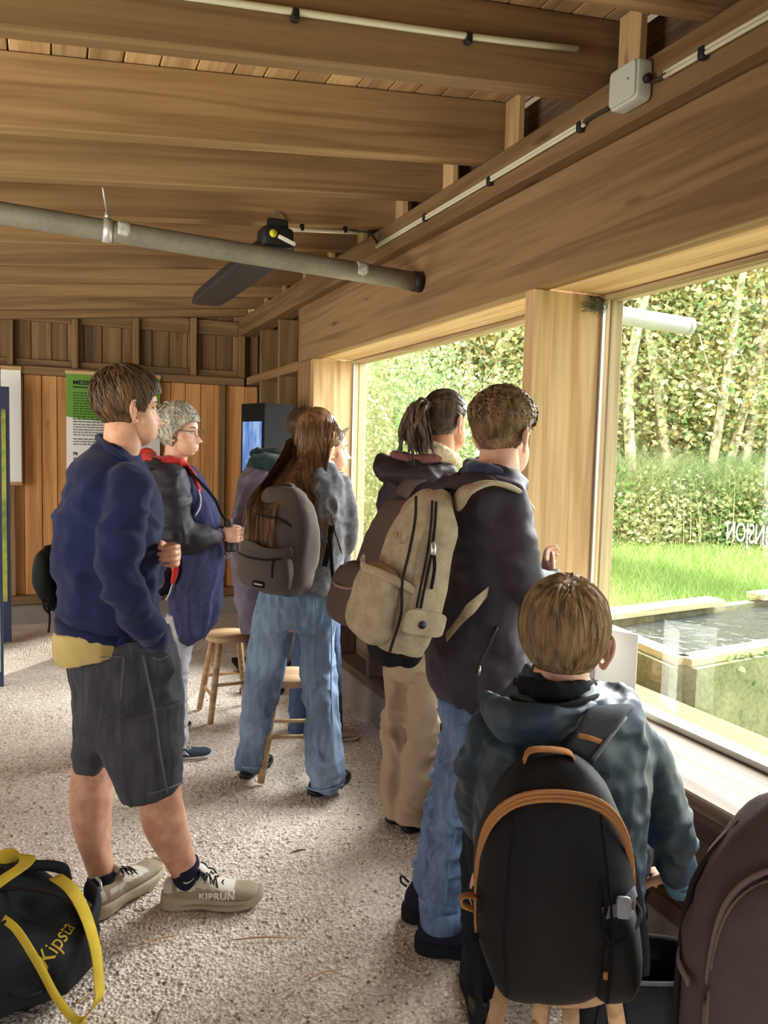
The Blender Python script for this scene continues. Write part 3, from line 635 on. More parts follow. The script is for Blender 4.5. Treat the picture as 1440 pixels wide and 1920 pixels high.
# ---- young man in the navy sweatshirt
d = 2.53; fg = figure('young man in navy sweatshirt and black denim shorts with one hand in his pocket', px(230, 1690, d))
f = adir(36); hd = Head(px(243, 765, d), f, size=1.05, jaw=1.02)
nk = hd.neck(px(216, 858, d), .055)
legs = [limb(d, [(298, 1400, -.08, 38), (300, 1450, -.08, 39), (301, 1500, -.08, 41), (309, 1540, -.07, 41.5), (320, 1570, -.06, 37), (334, 1602, -.035, 30), (349, 1640, -.02, 25), (353, 1666, -.015, 23)], n=20, ratio=1.1),
        limb(d, [(175, 1390, .10, 36), (171, 1430, .09, 35), (171, 1480, .08, 40), (171, 1520, .06, 39), (174, 1560, .03, 34), (181, 1597, .0, 28), (193, 1640, -.03, 25), (199, 1668, -.04, 19)], n=20, ratio=1.1)]
tor = [(832, 184, 250, .075), (846, 172, 260, .10), (868, 152, 273, .15), (900, 132, 285, .18), (940, 117, 297, .19), (1000, 108, 302, .185), (1060, 107, 303, .175), (1120, 110, 298, .165), (1165, 114, 282, .16), (1190, 117, 257, .155)]
sl = [(246, 905, -.15, 42), (230, 1000, -.19, 45), (226, 1080, -.20, 46), (250, 1135, -.19, 43), (276, 1172, -.145, 34), (294, 1203, -.085, 23)]
sf = [(255, 910, .15, 36), (262, 1000, .2, 38), (268, 1065, .2, 34), (288, 1052, .08, 24), (303, 1037, .0, 19)]
pel = [(1196, 118, 322, .13), (1240, 129, 334, .15), (1290, 139, 343, .16), (1340, 141, 345, .165), (1378, 150, 344, .15)]
hn = [hand(px(302, 1036, d), RH*.75-FH*.55, -FH*.8-RH*.3, Z3, .92, (.95, .95, .95, .95), thumb=(.6, .3, .7), tcurl=.5), hand(px(290, 1203, d-.045), RH*.16-Z3*.98, FH, RH, .86, thumb=(.98, .0, .3), tcurl=.0)]
body([rows(d, tor, k=.80), limb(d, sl, k=.68), limb(d, sf, k=.68), rows(d, pel, k=.78), nk]+legs, [hd.skull(), hd.ear(1), hd.ear(-1)]+hn, M['skin'], fg, .009)
hd.eyes(fg)
M['hair_brown'] = hairmat('brown_hair', srgb(112, 86, 58), srgb(58, 42, 28))
w0 = (0, -.035, .11)
th = lambda P: .004+.016*np.clip((P[:, 2]+.03)/.11, 0, 1)+.004*np.clip(P[:, 1]/.08, 0, 1)
hair('hair', [hd.cap(SHORT, th), hd.strands(2600, 8, .009, SHORT, lambda Q, t: .005+.017*np.clip((Q[:, 2]+.03)/.11, 0, 1)+.004*t, lambda P, D, t: flow_from(w0)(P, D, t)*.6+np.array([0, .35, -.55]), .0036, seed=5, stop=STOP)], M['hair_brown'], fg)
M['navy'] = fabric('navy_sweat', srgb(32, 39, 76), weave=1400., var=.1, bump=.2, sheen=.12)
g = garment('sweatshirt', [rows(d, tor), limb(d, sl), limb(d, sf)], M['navy'], fg, .009, 2, .012, (7, 7, 13), 1)
obj('cuff', limb(d, [(283, 1186, -.115, 28), (297, 1208, -.08, 25)], cap=1), M['navy'], g)
obj('collar', tube([px(187, 824, d-.02), px(205, 842, d-.085), px(238, 866, d-.09), px(258, 874, d), px(240, 852, d+.08), px(204, 826, d+.07), px(187, 820, d+.02), px(187, 824, d-.02)], [.013]*8, n=10), M['navy'], g)
obj('hem_band', rows(d, [(1164, 111, 274, .170), (1190, 113, 262, .166)]), M['navy'], g)
M['yellow_tee'] = fabric('mustard_jersey', srgb(196, 172, 112), weave=1300., sheen=.1)
garment('t_shirt', [rows(d, [(1170, 110, 258, .17), (1200, 108, 264, .174), (1224, 118, 264, .172)])], M['yellow_tee'], fg, .007, 2, .003, (10, 10, 10), 3)
M['black_denim'] = denim('washed_black_denim', srgb(44, 44, 48), srgb(84, 84, 90))
M['seam'] = fabric('denim_seam', srgb(96, 96, 104)); 
nl = [(1330, 160, 346, .105, -.07), (1400, 186, 347, .105, -.08), (1450, 209, 345, .10, -.08), (1486, 229, 342, .097, -.08)]; fl = [(1340, 141, 240, .1, .09), (1400, 140, 216, .1, .10), (1437, 140, 204, .095, .10)]
g = garment('shorts', [rows(d, pel), rows(d, nl, e=2.4), rows(d, fl, e=2.4), ellipsoid(px(306, 1250, d-.075), (.040, .035, .050), 14, 10, axes=[RH, FH, Z3])], M['black_denim'], fg, .0085, 2, .005, (8, 8, 9), 4)
def seamline(pts, dd, r=.0022): return tube([px(u, v, d+dd_) for (u, v), dd_ in zip(pts, dd)], [r]*len(pts), n=6)
obj('back_pocket', ribbon([px(168, 1232, d-.152), px(214, 1232, d-.165), px(231, 1233, d-.163), px(229, 1270, d-.17), px(226, 1310, d-.178)], .004, .003, RH), M['seam'], g)
obj('side_seam', seamline([(268, 1228), (281, 1290), (292, 1350), (300, 1410), (313, 1486)], [-.142, -.155, -.17, -.185, -.175], .0035), M['seam'], g)
obj('hem', tube([px(231, 1484, d-.085), px(255, 1490, d-.155), px(290, 1486, d-.178), px(322, 1476, d-.15), px(342, 1467, d-.08)], [.004]*5, n=8), M['seam'], g)
obj('pocket_edge', seamline([(285, 1232), (298, 1237), (312, 1232), (322, 1216)], [-.15, -.15, -.13, -.1], .003), M['seam'], g)
M['beige_mesh'] = fabric('dusty_beige_mesh', srgb(178, 162, 138), weave=500., big=18., var=.16, bump=.3); M['sole_beige'] = fabric('dusty_sole', srgb(196, 182, 158), weave=300., big=14.); M['cream'] = fabric('cream_overlay', srgb(226, 220, 204), weave=600.); M['lace_black'] = mat('black_lace', srgb(40, 38, 36), .9)
s1, fr, k = shoe(fg, (.335, 2.575, 0), (.632, 2.478, .0), M['beige_mesh'], M['sole_beige'], h=1.12, w=1.12, laces=M['lace_black'], accent=M['cream'], sole=.043)
text_on('lettering', s1, 'KIPRUN', .029, np.array(fr[0])+fr[2]*.118+fr[1]*.06+Z3*.046, fr[2], Z3, mat('pale_print', srgb(250, 246, 232), .6), s1, .0009, 1.05, .0016, 1.1)
shoe(fg, (.116, 2.572, 0), (.345, 2.765, .010), M['beige_mesh'], M['sole_beige'], h=1.12, w=1.12, laces=M['lace_black'], accent=M['cream'], sole=.043)
M['navy_sock'] = fabric('navy_sock', srgb(38, 40, 60), weave=1500.)
for R_ in ([(345, 1618, -.025, 28.5), (351, 1645, -.018, 27), (354, 1667, -.012, 19)], [(191, 1638, -.03, 28.5), (197, 1664, -.038, 27.5), (202, 1684, -.042, 19)]):
    s = obj('sock', limb(d, R_, n=20, cap=1, ratio=1.08), M['navy_sock'], fg)
    u, v, q, r = R_[1]; sw = [px(u-9, v+7, d+q-.049), px(u-4, v+11, d+q-.052), px(u+4, v+9, d+q-.052), px(u+13, v+2, d+q-.046)]; obj('sock_mark', tube(sw, [.001, .0028, .002, .0006], n=6, sub=3), M['cream'], s)

# ---- older woman with glasses and binoculars
d = 3.76; fg = figure('grey-haired older woman in glasses, red hood and long navy tunic, holding binoculars', px(330, 1420, d))
f = adir(-8); hd = Head(px(339, 810, d), f, size=1.0, jaw=1.12, fem=1, cheeks=1)
tor = [(864, 285, 350, .10), (886, 264, 360, .155), (930, 259, 368, .175), (980, 262, 368, .18), (1040, 272, 350, .175), (1110, 285, 338, .165)]
tun = [(880, 315, 360, .10), (905, 320, 378, .125), (935, 322, 397, .14), (965, 322, 410, .15), (1010, 322, 416, .155), (1060, 320, 420, .16), (1100, 318, 417, .16), (1140, 318, 412, .16), (1172, 322, 397, .15), (1196, 328, 372, .13)]
sl = [(318, 905, -.13, 38), (322, 960, -.17, 41), (332, 1002, -.18, 37), (362, 1008, -.15, 30), (395, 1007, -.10, 23), (413, 1002, -.06, 17)]
sf = [(300, 905, .15, 34), (315, 975, .2, 34), (340, 1010, .2, 30), (390, 1005, .1, 20), (412, 1000, .02, 15)]
lg = [[(1150, 312, 372, .075, -.06), (1230, 322, 358, .062, -.06), (1300, 322, 352, .055, -.05), (1400, 330, 354, .045, -.03)], [(1150, 310, 365, .075, .1), (1230, 314, 352, .062, .12), (1300, 312, 344, .055, .14), (1352, 316, 340, .045, .16)]]
hw = hand(px(412, 1003, d-.06), RH*.95-FH*.1, FH, Z3*.95+RH*.2, .92, (.75, .8, .85, .9), thumb=(.7, .3, .5), tcurl=.4)
body([rows(d, tor, k=.78), rows(d, tun, k=.78), limb(d, sl, k=.62), limb(d, sf, k=.62), hd.neck(px(316, 886, d), .054)]+[rows(d, q, k=.68) for q in lg], [hd.skull(), hd.ear(1), hd.ear(-1), hw], M['skin_pale'], fg, .012)
hd.eyes(fg)
M['hair_grey'] = hairmat('grey_hair', srgb(214, 208, 190), srgb(140, 134, 120), .5)
LOW = hairline([-.12, -.06, -.02, .006, .022, .034, .05, .066, .10], [-.082, -.078, -.058, .004, .012, .030, .050, .062, .066])
th = lambda P: (.012+.020*np.clip((P[:, 2]+.05)/.12, 0, 1))*(1-.6*np.clip(P[:, 1]/.08, 0, 1))
hair('hair', [hd.cap(LOW, th, noise=.008, freq=(26, 26, 22)), hd.strands(2600, 10, .0095, LOW, lambda Q, t: (.014+.012*t+.024*np.clip((Q[:, 2]+.05)/.12, 0, 1))*(1-.6*np.clip(Q[:, 1]/.08, 0, 1)), lambda P, D, t: flow_from((0, -.02, .11))(P, D, t)*.7+np.array([0, .15, -.6]),   .0042, curl=1.7, seed=8, stop=STOPW)], M['hair_grey'], fg)
gm = mat('glasses_frame', srgb(70, 58, 46), .35, .5); gl = obj('glasses', join([tube([hd.world([(sg*.033+.021*math.cos(t), .094-.004*abs(math.cos(t)), -.003+.017*math.sin(t))])[0] for t in np.linspace(0, 2*PI, 13)], [.0014]*13, n=6, sub=2, cap=0) for sg in (-1, 1)]+[tube(hd.world([(sg*.053, .090, .004), (sg*.072, .05, .004), (sg*.078, .0, .004), (sg*.076, -.02, -.006)]), [.0014]*4, n=6) for sg in (-1, 1)]+[tube(hd.world([(-.013, .097, .002), (0, .101, .005), (.013, .097, .002)]), [.0014]*3, n=6)]), gm, fg)
M['jacket_dark'] = fabric('dark_softshell', srgb(44, 40, 49), weave=900., rough=.6, spec=.3, bump=.08); M['tunic'] = fabric('navy_melange', srgb(66, 68, 102), weave=700., var=.2, big=60., c2=srgb(48, 50, 82))
garment('tunic', [rows(d, tun)], M['tunic'], fg, .011, 3, .010, (14, 14, 4), 5)
g = garment('jacket', [rows(d, tor), limb(d, sl), limb(d, sf)], M['jacket_dark'], fg, .010, 2, .009, (9, 9, 13), 6)
M['red'] = fabric('red_fleece', srgb(190, 50, 44), weave=900., sheen=.2)
rg = lambda cu, cv, a, b, n=9, tilt=0: [px(cu+a*math.cos(t), cv+tilt*math.cos(t), d)+FH*b*math.sin(t) for t in np.linspace(0, 2*PI, n)]
garment('hood', [tube(rg(310, 858, 36, .085, tilt=6), [(.030, .034)]*9, n=12, cap=0), limb(d, [(275, 852, 0, 13), (292, 868, -.05, 15), (325, 868, -.08, 11), (350, 872, -.07, 8), (364, 896, -.075, 6), (373, 922, -.08, 5)], ratio=1.2)], M['red'], fg, .007, 2, .006, (14, 14, 14), 7)
M['piping'] = mat('pale_piping', srgb(196, 196, 196), .7)
for P_ in (((372, 918, -.10), (376, 935, -.11), (374, 953, -.13), (365, 968, -.16)), ((322, 1058, -.15), (325, 1085, -.16), (318, 1112, -.17), (311, 1125, -.17))): obj('piping', tube([px(u, v, d+q) for u, v, q in P_], [.0035]*4, n=6), M['piping'], g)
obj('lining', limb(d, [(330, 1050, -.165, 6), (328, 1075, -.172, 6), (324, 1092, -.17, 4)]), M['red'], g)
M['pale_trousers'] = fabric('pale_grey_cotton', srgb(176, 172, 178), weave=1000.)
garment('trousers', [rows(d, q) for q in lg], M['pale_trousers'], fg, .010, 2, .006, (10, 10, 24), 8)
M['teal_shoe'] = fabric('dark_teal_mesh', srgb(58, 70, 82), weave=600.); M['sole_white'] = fabric('pale_sole', srgb(214, 206, 196), weave=400.)
a = np.array([.712, 3.79, 0.]); dr = nrm(np.array([.97, -.05, 0])); sh, fr, k = shoe(fg, a-dr*.25, a, M['teal_shoe'], M['sole_white'], laces=M['cream'])
obj('shoe_mark', xf(join([tube([(.036*k, .12*k, .035*k), (.037*k, .14*k, .062*k), (.036*k, .165*k, .036*k)], [.0028]*3, n=6, sub=1), tube([(.037*k, .128*k, .047*k), (.037*k, .158*k, .047*k)], [.0025]*2, n=6, sub=1)]), fr), M['cream'], sh)
a = gz(357, 1366); shoe(fg, a-dr*.25, a, M['teal_shoe'], M['sole_white'])

# ---- person mostly hidden behind the long-haired girl
d = 4.3; fg = figure('mostly hidden person in dark teal hood and lilac rain jacket beside the screen', px(500, 1290, d))
f = adir(5); hd = Head(px(576, 806, d), f, size=.95)
tor = [(866, 478, 560, .12), (890, 456, 568, .16), (950, 438, 568, .18), (1030, 432, 562, .18), (1100, 438, 556, .17), (1180, 446, 552, .16)]
lg = [[(1150, 470, 545, .09, -.06), (1220, 476, 530, .075, -.06), (1290, 470, 512, .07, -.06)], [(1150, 480, 555, .09, .1), (1220, 500, 545, .075, .1), (1275, 498, 535, .07, .1)]]
sl = [(500, 905, -.15, 32), (470, 970, -.2, 32), (470, 1040, -.2, 30), (500, 1075, -.17, 24), (535, 1060, -.12, 16)]
body([rows(d, tor, k=.78), limb(d, sl, k=.68), hd.neck(px(545, 880, d), .055)]+[rows(d, q, k=.68) for q in lg], [hd.skull(), hd.ear(1), hd.ear(-1), hand(px(538, 1058, d-.12), RH, FH, Z3, .9, (.6,)*4)], M['skin'], fg, .013)
M['hair_dark'] = hairmat('dark_hair', srgb(84, 64, 48), srgb(40, 30, 24))
hair('hair', [hd.cap(SHORT, lambda P: .008+.012*np.clip((P[:, 2]+.03)/.11, 0, 1))], M['hair_dark'], fg)
M['lilac'] = fabric('lilac_shell', srgb(132, 122, 146), weave=900., rough=.55, spec=.4, bump=.05, c2=srgb(92, 80, 96)); M['teal_hood'] = fabric('dark_teal_cotton', srgb(44, 66, 68), weave=900., sheen=.2)
garment('rain_jacket', [rows(d, tor), limb(d, sl)], M['lilac'], fg, .012, 2, .012, (8, 8, 10), 9)
garment('hood', [limb(d, [(470, 874, -.08, 9), (490, 866, -.12, 17), (520, 870, -.13, 16), (556, 876, -.06, 12)], ratio=1.4), limb(d, [(482, 852, .0, 12), (500, 846, -.04, 9), (530, 852, -.06, 10), (555, 862, -.05, 12)], ratio=1.6)], M['teal_hood'], fg, .009, 2, .008, (12, 12, 14), 10)
M['black_trousers'] = fabric('black_twill', srgb(30, 32, 38), weave=900.)
garment('trousers', [rows(d, q) for q in lg], M['black_trousers'], fg, .011, 2, .006, (9, 9, 14), 11)
M['black_leather'] = fabric('black_leather', srgb(26, 26, 28), rough=.45, spec=.4, weave=300., bump=.05)
for u, v in ((470, 1300), (520, 1275)): a = gz(u, v); shoe(fg, a-RH*.06, a+RH*.2, M['black_leather'], M['black_leather'], h=1.3, boot=.04)

# ---- girl looking out beyond the long-haired girl (only her face shows)
d = 4.05; fg = figure('girl in plum jacket whose face peeks out past the long-haired girl', px(600, 1390, d))
f = adir(14); hd = Head(px(622, 842, d), f, size=.97, jaw=.92, nose=.9, fem=1, cheeks=1)
tor = [(886, 595, 645, .10), (905, 584, 656, .14), (950, 584, 662, .15), (1000, 586, 665, .15), (1050, 586, 656, .14), (1098, 586, 648, .135)]
sl = [(628, 915, -.12, 24), (640, 980, -.13, 22), (640, 1050, -.12, 20), (636, 1090, -.06, 13)]
lg = [[(1080, 575, 650, .11, 0), (1150, 560, 600, .08, .05), (1250, 545, 585, .075, .1), (1375, 539, 578, .08, .12)], [(1080, 590, 648, .1, -.02), (1150, 598, 640, .08, -.02), (1250, 602, 640, .075, -.02), (1385, 604, 645, .08, 0)]]
body([rows(d, tor, k=.78), limb(d, sl, k=.62), hd.neck(px(612, 905, d), .048)]+[rows(d, q, k=.68) for q in lg], [hd.skull(), hd.ear(1), hd.ear(-1), hand(px(636, 1092, d-.06), -Z3, FH, RH, .85)], M['skin_pale'], fg, .012)
hd.eyes(fg)
UPDO = hairline([-.12, -.06, -.02, .006, .022, .034, .05, .066, .10], [-.08, -.076, -.05, .01, .012, .030, .050, .066, .074])
hair('hair', [hd.cap(UPDO, lambda P: .007+0*P[:, 2]), hd.strands(700, 8, .010, UPDO, lambda Q, t: .008+0*t, lambda P, D, t: np.array([0, -.8, .1])+0*P, .004, seed=13)], M['hair_brown'], fg)
obj('sunglasses', join([tube([hd.world([(sg*.03+.024*math.cos(t), .070+.012*math.sin(t), .098+.014*math.sin(t))])[0] for t in np.linspace(0, 2*PI, 11)], [.0016]*11, n=6, sub=2, cap=0) for sg in (-1, 1)]+[tube(hd.world([(sg*.054, .07, .10), (sg*.075, .03, .085), (sg*.082, -.02, .05)]), [.0016]*3, n=6) for sg in (-1, 1)]), gm, fg)
M['plum'] = fabric('plum_padded', srgb(84, 70, 92), weave=900., rough=.6, spec=.3, c2=srgb(46, 40, 58))
garment('jacket', [rows(d, tor), limb(d, sl)], M['plum'], fg, .011, 2, .009, (9, 9, 16), 12)
M['mid_denim'] = denim('mid_blue_denim', srgb(46, 60, 84), srgb(80, 98, 126)); M['light_denim'] = denim('light_blue_denim', srgb(78, 94, 114), srgb(136, 156, 180)); M['faded_denim'] = denim('faded_denim', srgb(66, 84, 118), srgb(138, 162, 200))
garment('jeans', [rows(d, q) for q in lg], M['mid_denim'], fg, .010, 2, .006, (8, 8, 12), 13)
M['suede'] = fabric('beige_suede', srgb(168, 152, 138), weave=700.)
a = gz(672, 1386); shoe(fg, a-adir(8)*.25, a, M['suede'], M['sole_white'], h=.9); a = gz(556, 1368); shoe(fg, a-adir(8)*.05, a+adir(8)*.2, M['suede'], M['sole_white'], h=.9)

# ---- girl with very long hair
d = 3.48; fg = figure('girl with very long brown hair, grey sweater and wide light-blue jeans, seen from behind', px(540, 1470, d))
f = adir(60); hd = Head(px(598, 818, d), f, size=1.02, fem=1, jaw=.95)
tor = [(858, 575, 635, .08), (878, 548, 648, .12), (905, 528, 658, .15), (960, 520, 655, .15), (1020, 518, 648, .14), (1070, 512, 642, .13), (1106, 505, 636, .13)]
sl = [(640, 908, -.01, 24), (649, 960, .0, 21), (652, 1008, .02, 20), (642, 1032, .07, 16), (618, 1022, .12, 13)]; sf = [(540, 908, .08, 24), (530, 960, .12, 22), (535, 1015, .15, 20), (580, 1020, .2, 15), (622, 1014, .17, 12)]
pel = [(1092, 488, 634, .12), (1130, 482, 634, .125), (1160, 477, 632, .12), (1178, 478, 628, .11)]
ll = [(1150, 476, 556, .09, 0), (1233, 463, 539, .085, 0), (1300, 456, 523, .085, 0), (1370, 449, 508, .09, .02), (1436, 441, 496, .092, .04)]; lr = [(1150, 552, 633, .09, 0), (1233, 561, 632, .085, 0), (1322, 566, 634, .085, -.02), (1400, 572, 643, .09, -.06), (1450, 573, 648, .095, -.09), (1480, 576, 642, .09, -.10)]
hn = [hand(px(612, 1020, d+.10), RH*.7-Z3*.1-FH*.2, -FH*.6+RH*.4, Z3, .82, (.5, .5, .5, .5)), hand(px(612, 1024, d+.14), -RH, FH, Z3, .85)]
body([rows(d, tor, k=.78), limb(d, sl, k=.68), limb(d, sf, k=.68), rows(d, pel, k=.78), rows(d, ll, k=.55), rows(d, lr, k=.55), hd.neck(px(592, 885, d), .047)], [hd.skull(), hd.ear(1), hd.ear(-1)]+hn, M['skin'], fg, .012)
M['hair_long'] = hairmat('long_brown_hair', srgb(152, 116, 78), srgb(82, 58, 38), .38)
LONG = hairline([-.12, -.06, -.02, .006, .022, .034, .05, .066, .10], [-.10, -.10, -.10, -.09, -.05, .0, .040, .056, .062])
def fall(Q, t, P):
    z = Q[:, 2]; lo = z < -.02; k = np.clip((-.02-z)/.30, 0, 1); k = k*k*(3-2*k); k2 = np.clip((-.02-z)/.40, 0, 1); x = Q[:, 0]; Q = Q.copy(); fr = np.clip((x-.03)/.04, 0, 1)
    back = -(.098+.215*k+.03*k2)*(1-fr)-(.045+.045*k)*fr
    Q[:, 1] = np.where(lo, np.minimum(Q[:, 1]*.5+back*.5, back), Q[:, 1])
    Q[:, 0] += np.where(lo, fr*.0075*k+(1-fr)*(x*.05+.0040*k)*(1-k2*.6)+.0022*np.sin(z*30+x*70), 0); return Q
def fallmask(P, D): return LONG(P, D)
hair('hair', [hd.cap(LONG, lambda P: .009+.004*np.clip(P[:, 2]/.1, 0, 1), noise=.002), hd.strands(3600, 16, .0275, fallmask, lambda Q, t: .010+.006*np.clip(-Q[:, 2]/.1, 0, 1), lambda P, D, t: flow_from((0.0, .0, .115))(P, D, t)*.6+np.array([0, -.10, -.7]), .0052, grav=.55, seed=21, jitter=.10, free=fall)], M['hair_long'], fg)
M['melange'] = fabric('grey_melange_knit', srgb(124, 124, 128), weave=450., var=.2, big=50., bump=.35, c2=srgb(84, 84, 90))
g = garment('sweater', [rows(d, tor), limb(d, sl), limb(d, sf)], M['melange'], fg, .010, 2, .008, (9, 9, 11), 14)
g = garment('jeans', [rows(d, pel), rows(d, ll, e=2.4), rows(d, lr, e=2.4)], M['light_denim'], fg, .0085, 2, .011, (12, 12, 8), 15)
M['denim_stitch'] = fabric('denim_hem', srgb(128, 156, 188))
for P_ in (((442, 1432, .03), (455, 1438, -.03), (478, 1440, -.035), (495, 1436, .02)), ((574, 1476, -.12), (595, 1483, -.185), (622, 1480, -.19), (643, 1470, -.12))): obj('hem', tube([px(u, v, d+q) for u, v, q in P_], [.004]*4, n=8), M['denim_stitch'], g)
obj('side_seam', tube([px(u, v, d+q) for u, v, q in ((620, 1120, -.10), (622, 1200, -.085), (621, 1300, -.075), (627, 1400, -.115), (634, 1468, -.15))], [.0038]*5, n=6), M['denim_stitch'], g)
obj('back_pocket', tube([px(u, v, d+q) for u, v, q in ((560, 1116, -.13), (594, 1114, -.128), (594, 1138, -.130), (575, 1148, -.134), (560, 1138, -.133), (560, 1116, -.13))], [.0022]*6, n=6, sub=1), M['denim_stitch'], g)
a = gz(456, 1462); dr = adir(68); shoe(fg, a, a+dr*.24, M['black_leather'], M['black_leather']); a = gz(584, 1494); b = gz(663, 1452); dr = nrm(b-a); shoe(fg, a, a+dr*.26, M['black_leather'], M['black_leather'], h=.9, w=1.1)

# ---- woman with a ponytail
d = 3.06; fg = figure('dark-haired woman with a ponytail, plum jacket and wide beige trousers at the glass', px(770, 1550, d))
f = adir(40); hd = Head(px(838, 790, d), f, size=1.03, fem=1, jaw=.95)
tor = [(868, 760, 862, .12), (888, 728, 876, .16), (930, 708, 884, .19), (1000, 704, 884, .19), (1080, 704, 880, .18), (1150, 712, 870, .17), (1212, 716, 850, .165)]
sl = [(850, 920, -.13, 34), (868, 1000, -.1, 32), (880, 1060, -.02, 28), (905, 1040, .05, 20)]
pel = [(1180, 724, 836, .14), (1230, 722, 836, .14), (1262, 722, 834, .13)]
ll = [(1225, 722, 778, .085, .05), (1310, 716, 770, .085, .05), (1400, 713, 766, .085, .05), (1522, 718, 760, .08, .05)]; lr = [(1225, 764, 834, .09, -.05), (1320, 759, 828, .092, -.05), (1400, 753, 824, .092, -.04), (1480, 743, 808, .092, -.02), (1532, 739, 802, .088, 0)]
body([rows(d, tor, k=.78), limb(d, sl, k=.68), rows(d, pel, k=.78), rows(d, ll, k=.55), rows(d, lr, k=.55), hd.neck(px(818, 880, d), .048)], [hd.skull(), hd.ear(1), hd.ear(-1), hand(px(908, 1038, d+.05), RH*.6+FH*.5, -Z3, RH, .85)], M['skin'], fg, .012)
PONY = hairline([-.12, -.06, -.02, .006, .022, .034, .05, .066, .10], [-.075, -.070, -.048, .006, .010, .026, .044, .058, .066])
tie = np.array([.0, -.105, .045])
tail = []
R = np.random.RandomState(9)
for i in range(70):
    a = R.randn(3)*.012; b = R.randn(3)*np.array([.028, .014, .02]); x = R.randn()*.02
    P_ = [tie+a*.4+np.array([0, .02, .0]), tie+a*.6+np.array([0, -.022, .008]), tie+a+b*.5+np.array([x*.4, -.052, -.025]), tie+b+np.array([x*.8, -.056, -.09]), tie+b*1.1+np.array([x, -.046, -.155+R.rand()*.03])]
    tail.append(tube(hd.world(P_), [(.010, .006), (.014, .008), (.013, .007), (.010, .005), (.002, .001)], n=6, sub=3, side=hd.X))
for i in range(10):
    b = R.randn(3)*np.array([.035, .012, .02]); tail.append(tube(hd.world([tie+b*.5+np.array([0, -.06, -.08]), tie+b+np.array([0, -.055, -.15]), tie+b*1.6+np.array([0, -.045, -.21-R.rand()*.05])]), [.0022, .0018, .0006], n=5, sub=3))
M['hair_pony'] = hairmat('ponytail_hair', srgb(96, 76, 64), srgb(46, 35, 30), .36)
hair('hair', [hd.cap(PONY, lambda P: .008+0*P[:, 2], noise=.001), hd.strands(1700, 9, .013, PONY, lambda Q, t: .0085+0*t, lambda P, D, t: (tie-P)/np.linalg.norm(tie-P, axis=1)[:, None], .0040, seed=23, jitter=.05)]+tail, M['hair_pony'], fg)
obj('hair_tie', tube([hd.world([tie+np.array([.017*math.cos(t), -.006, .017*math.sin(t)])])[0] for t in np.linspace(0, 2*PI, 11)], [.006]*11, n=8, sub=2, cap=0), M['black'], fg)
M['plum_dark'] = fabric('dark_plum_shell', srgb(50, 40, 47), weave=900., rough=.6, spec=.3); M['fleece'] = fabric('cream_fleece', srgb(214, 196, 164), weave=160., bump=.6, var=.14); M['rose'] = fabric('rose_lining', srgb(136, 90, 88))
g = garment('jacket', [rows(d, tor), limb(d, sl)], M['plum_dark'], fg, .011, 2, .010, (8, 8, 11), 16)
garment('fleece_collar', [limb(d, [(792, 832, -.03, 13), (805, 842, -.075, 16), (828, 850, -.085, 17), (850, 862, -.05, 13), (858, 868, .02, 9)], ratio=.9), limb(d, [(792, 832, -.02, 13), (815, 836, .07, 13), (850, 858, .07, 10)])], M['fleece'], fg, .007, 2, .005, (22, 22, 22), 17, .004)
h_ = garment('hood', [limb(d, [(716, 868, .02, 11), (730, 885, -.05, 22), (760, 892, -.10, 26), (800, 892, -.12, 24), (838, 884, -.08, 17)], ratio=1.4), limb(d, [(716, 862, .03, 12), (740, 866, -.02, 11), (772, 872, -.06, 12)], ratio=1.3)], M['plum_dark'], fg, .009, 2, .008, (11, 11, 13), 18)
obj('hood_lining', limb(d, [(740, 852, -.03, 8), (775, 862, -.09, 10), (812, 860, -.105, 10), (826, 858, -.10, 6)], ratio=1.2), M['rose'], h_)
M['beige_twill'] = fabric('beige_twill', srgb(178, 154, 128), weave=900., var=.1)
garment('trousers', [rows(d, pel), rows(d, ll), rows(d, lr)], M['beige_twill'], fg, .009, 2, .012, (8, 8, 12), 19)
for a in (gz(728, 1545), gz(758, 1562)): shoe(fg, a, a+adir(40)*.25, M['black_leather'], M['black_leather'])

# ---- tall boy with the faded haircut
d = 2.29; fg = figure('tall boy with faded curly hair, dark plum jacket and blue jeans, hand on the post', px(860, 1780, d))
f = adir(45); hd = Head(px(946, 816, d), f, size=1.03, jaw=1.0)
tor = [(872, 880, 968, .12), (895, 856, 985, .165), (935, 838, 995, .19), (1000, 833, 1000, .19), (1060, 835, 1001, .185), (1120, 826, 1001, .18), (1180, 808, 1000, .18), (1240, 793, 997, .18), (1285, 806, 986, .175), (1312, 832, 962, .165)]
sl = [(958, 945, -.13, 44), (963, 1030, -.16, 45), (985, 1098, -.14, 42), (1014, 1096, -.09, 29), (1034, 1080, -.04, 19)]; sf = [(880, 930, .14, 38), (900, 1020, .2, 40), (950, 1100, .25, 34), (1000, 1080, .25, 22)]
pel = [(1275, 818, 962, .15), (1320, 820, 958, .15), (1352, 822, 952, .14)]
nl = [(1320, 840, 958, .095, -.05), (1400, 838, 932, .095, -.05), (1440, 834, 914, .092, -.05), (1500, 815, 899, .085, -.04), (1560, 803, 891, .08, -.03), (1640, 791, 873, .078, -.02), (1695, 786, 869, .078, -.01), (1724, 789, 869, .078, -.01)]
fl = [(1320, 819, 900, .095, .1), (1420, 823, 882, .09, .12), (1480, 801, 870, .08, .15), (1560, 787, 850, .077, .17), (1630, 774, 842, .074, .18), (1668, 781, 839, .072, .18)]
hw = hand(px(1036, 1090, d-.02), Z3*.62-RH*.25+FH*.7, RH*.9+FH*.1-Z3*.3, Z3*.5-FH*.6, .74, (.5, .55, .6, .65), thumb=(.9, .25, .3), tcurl=.15)
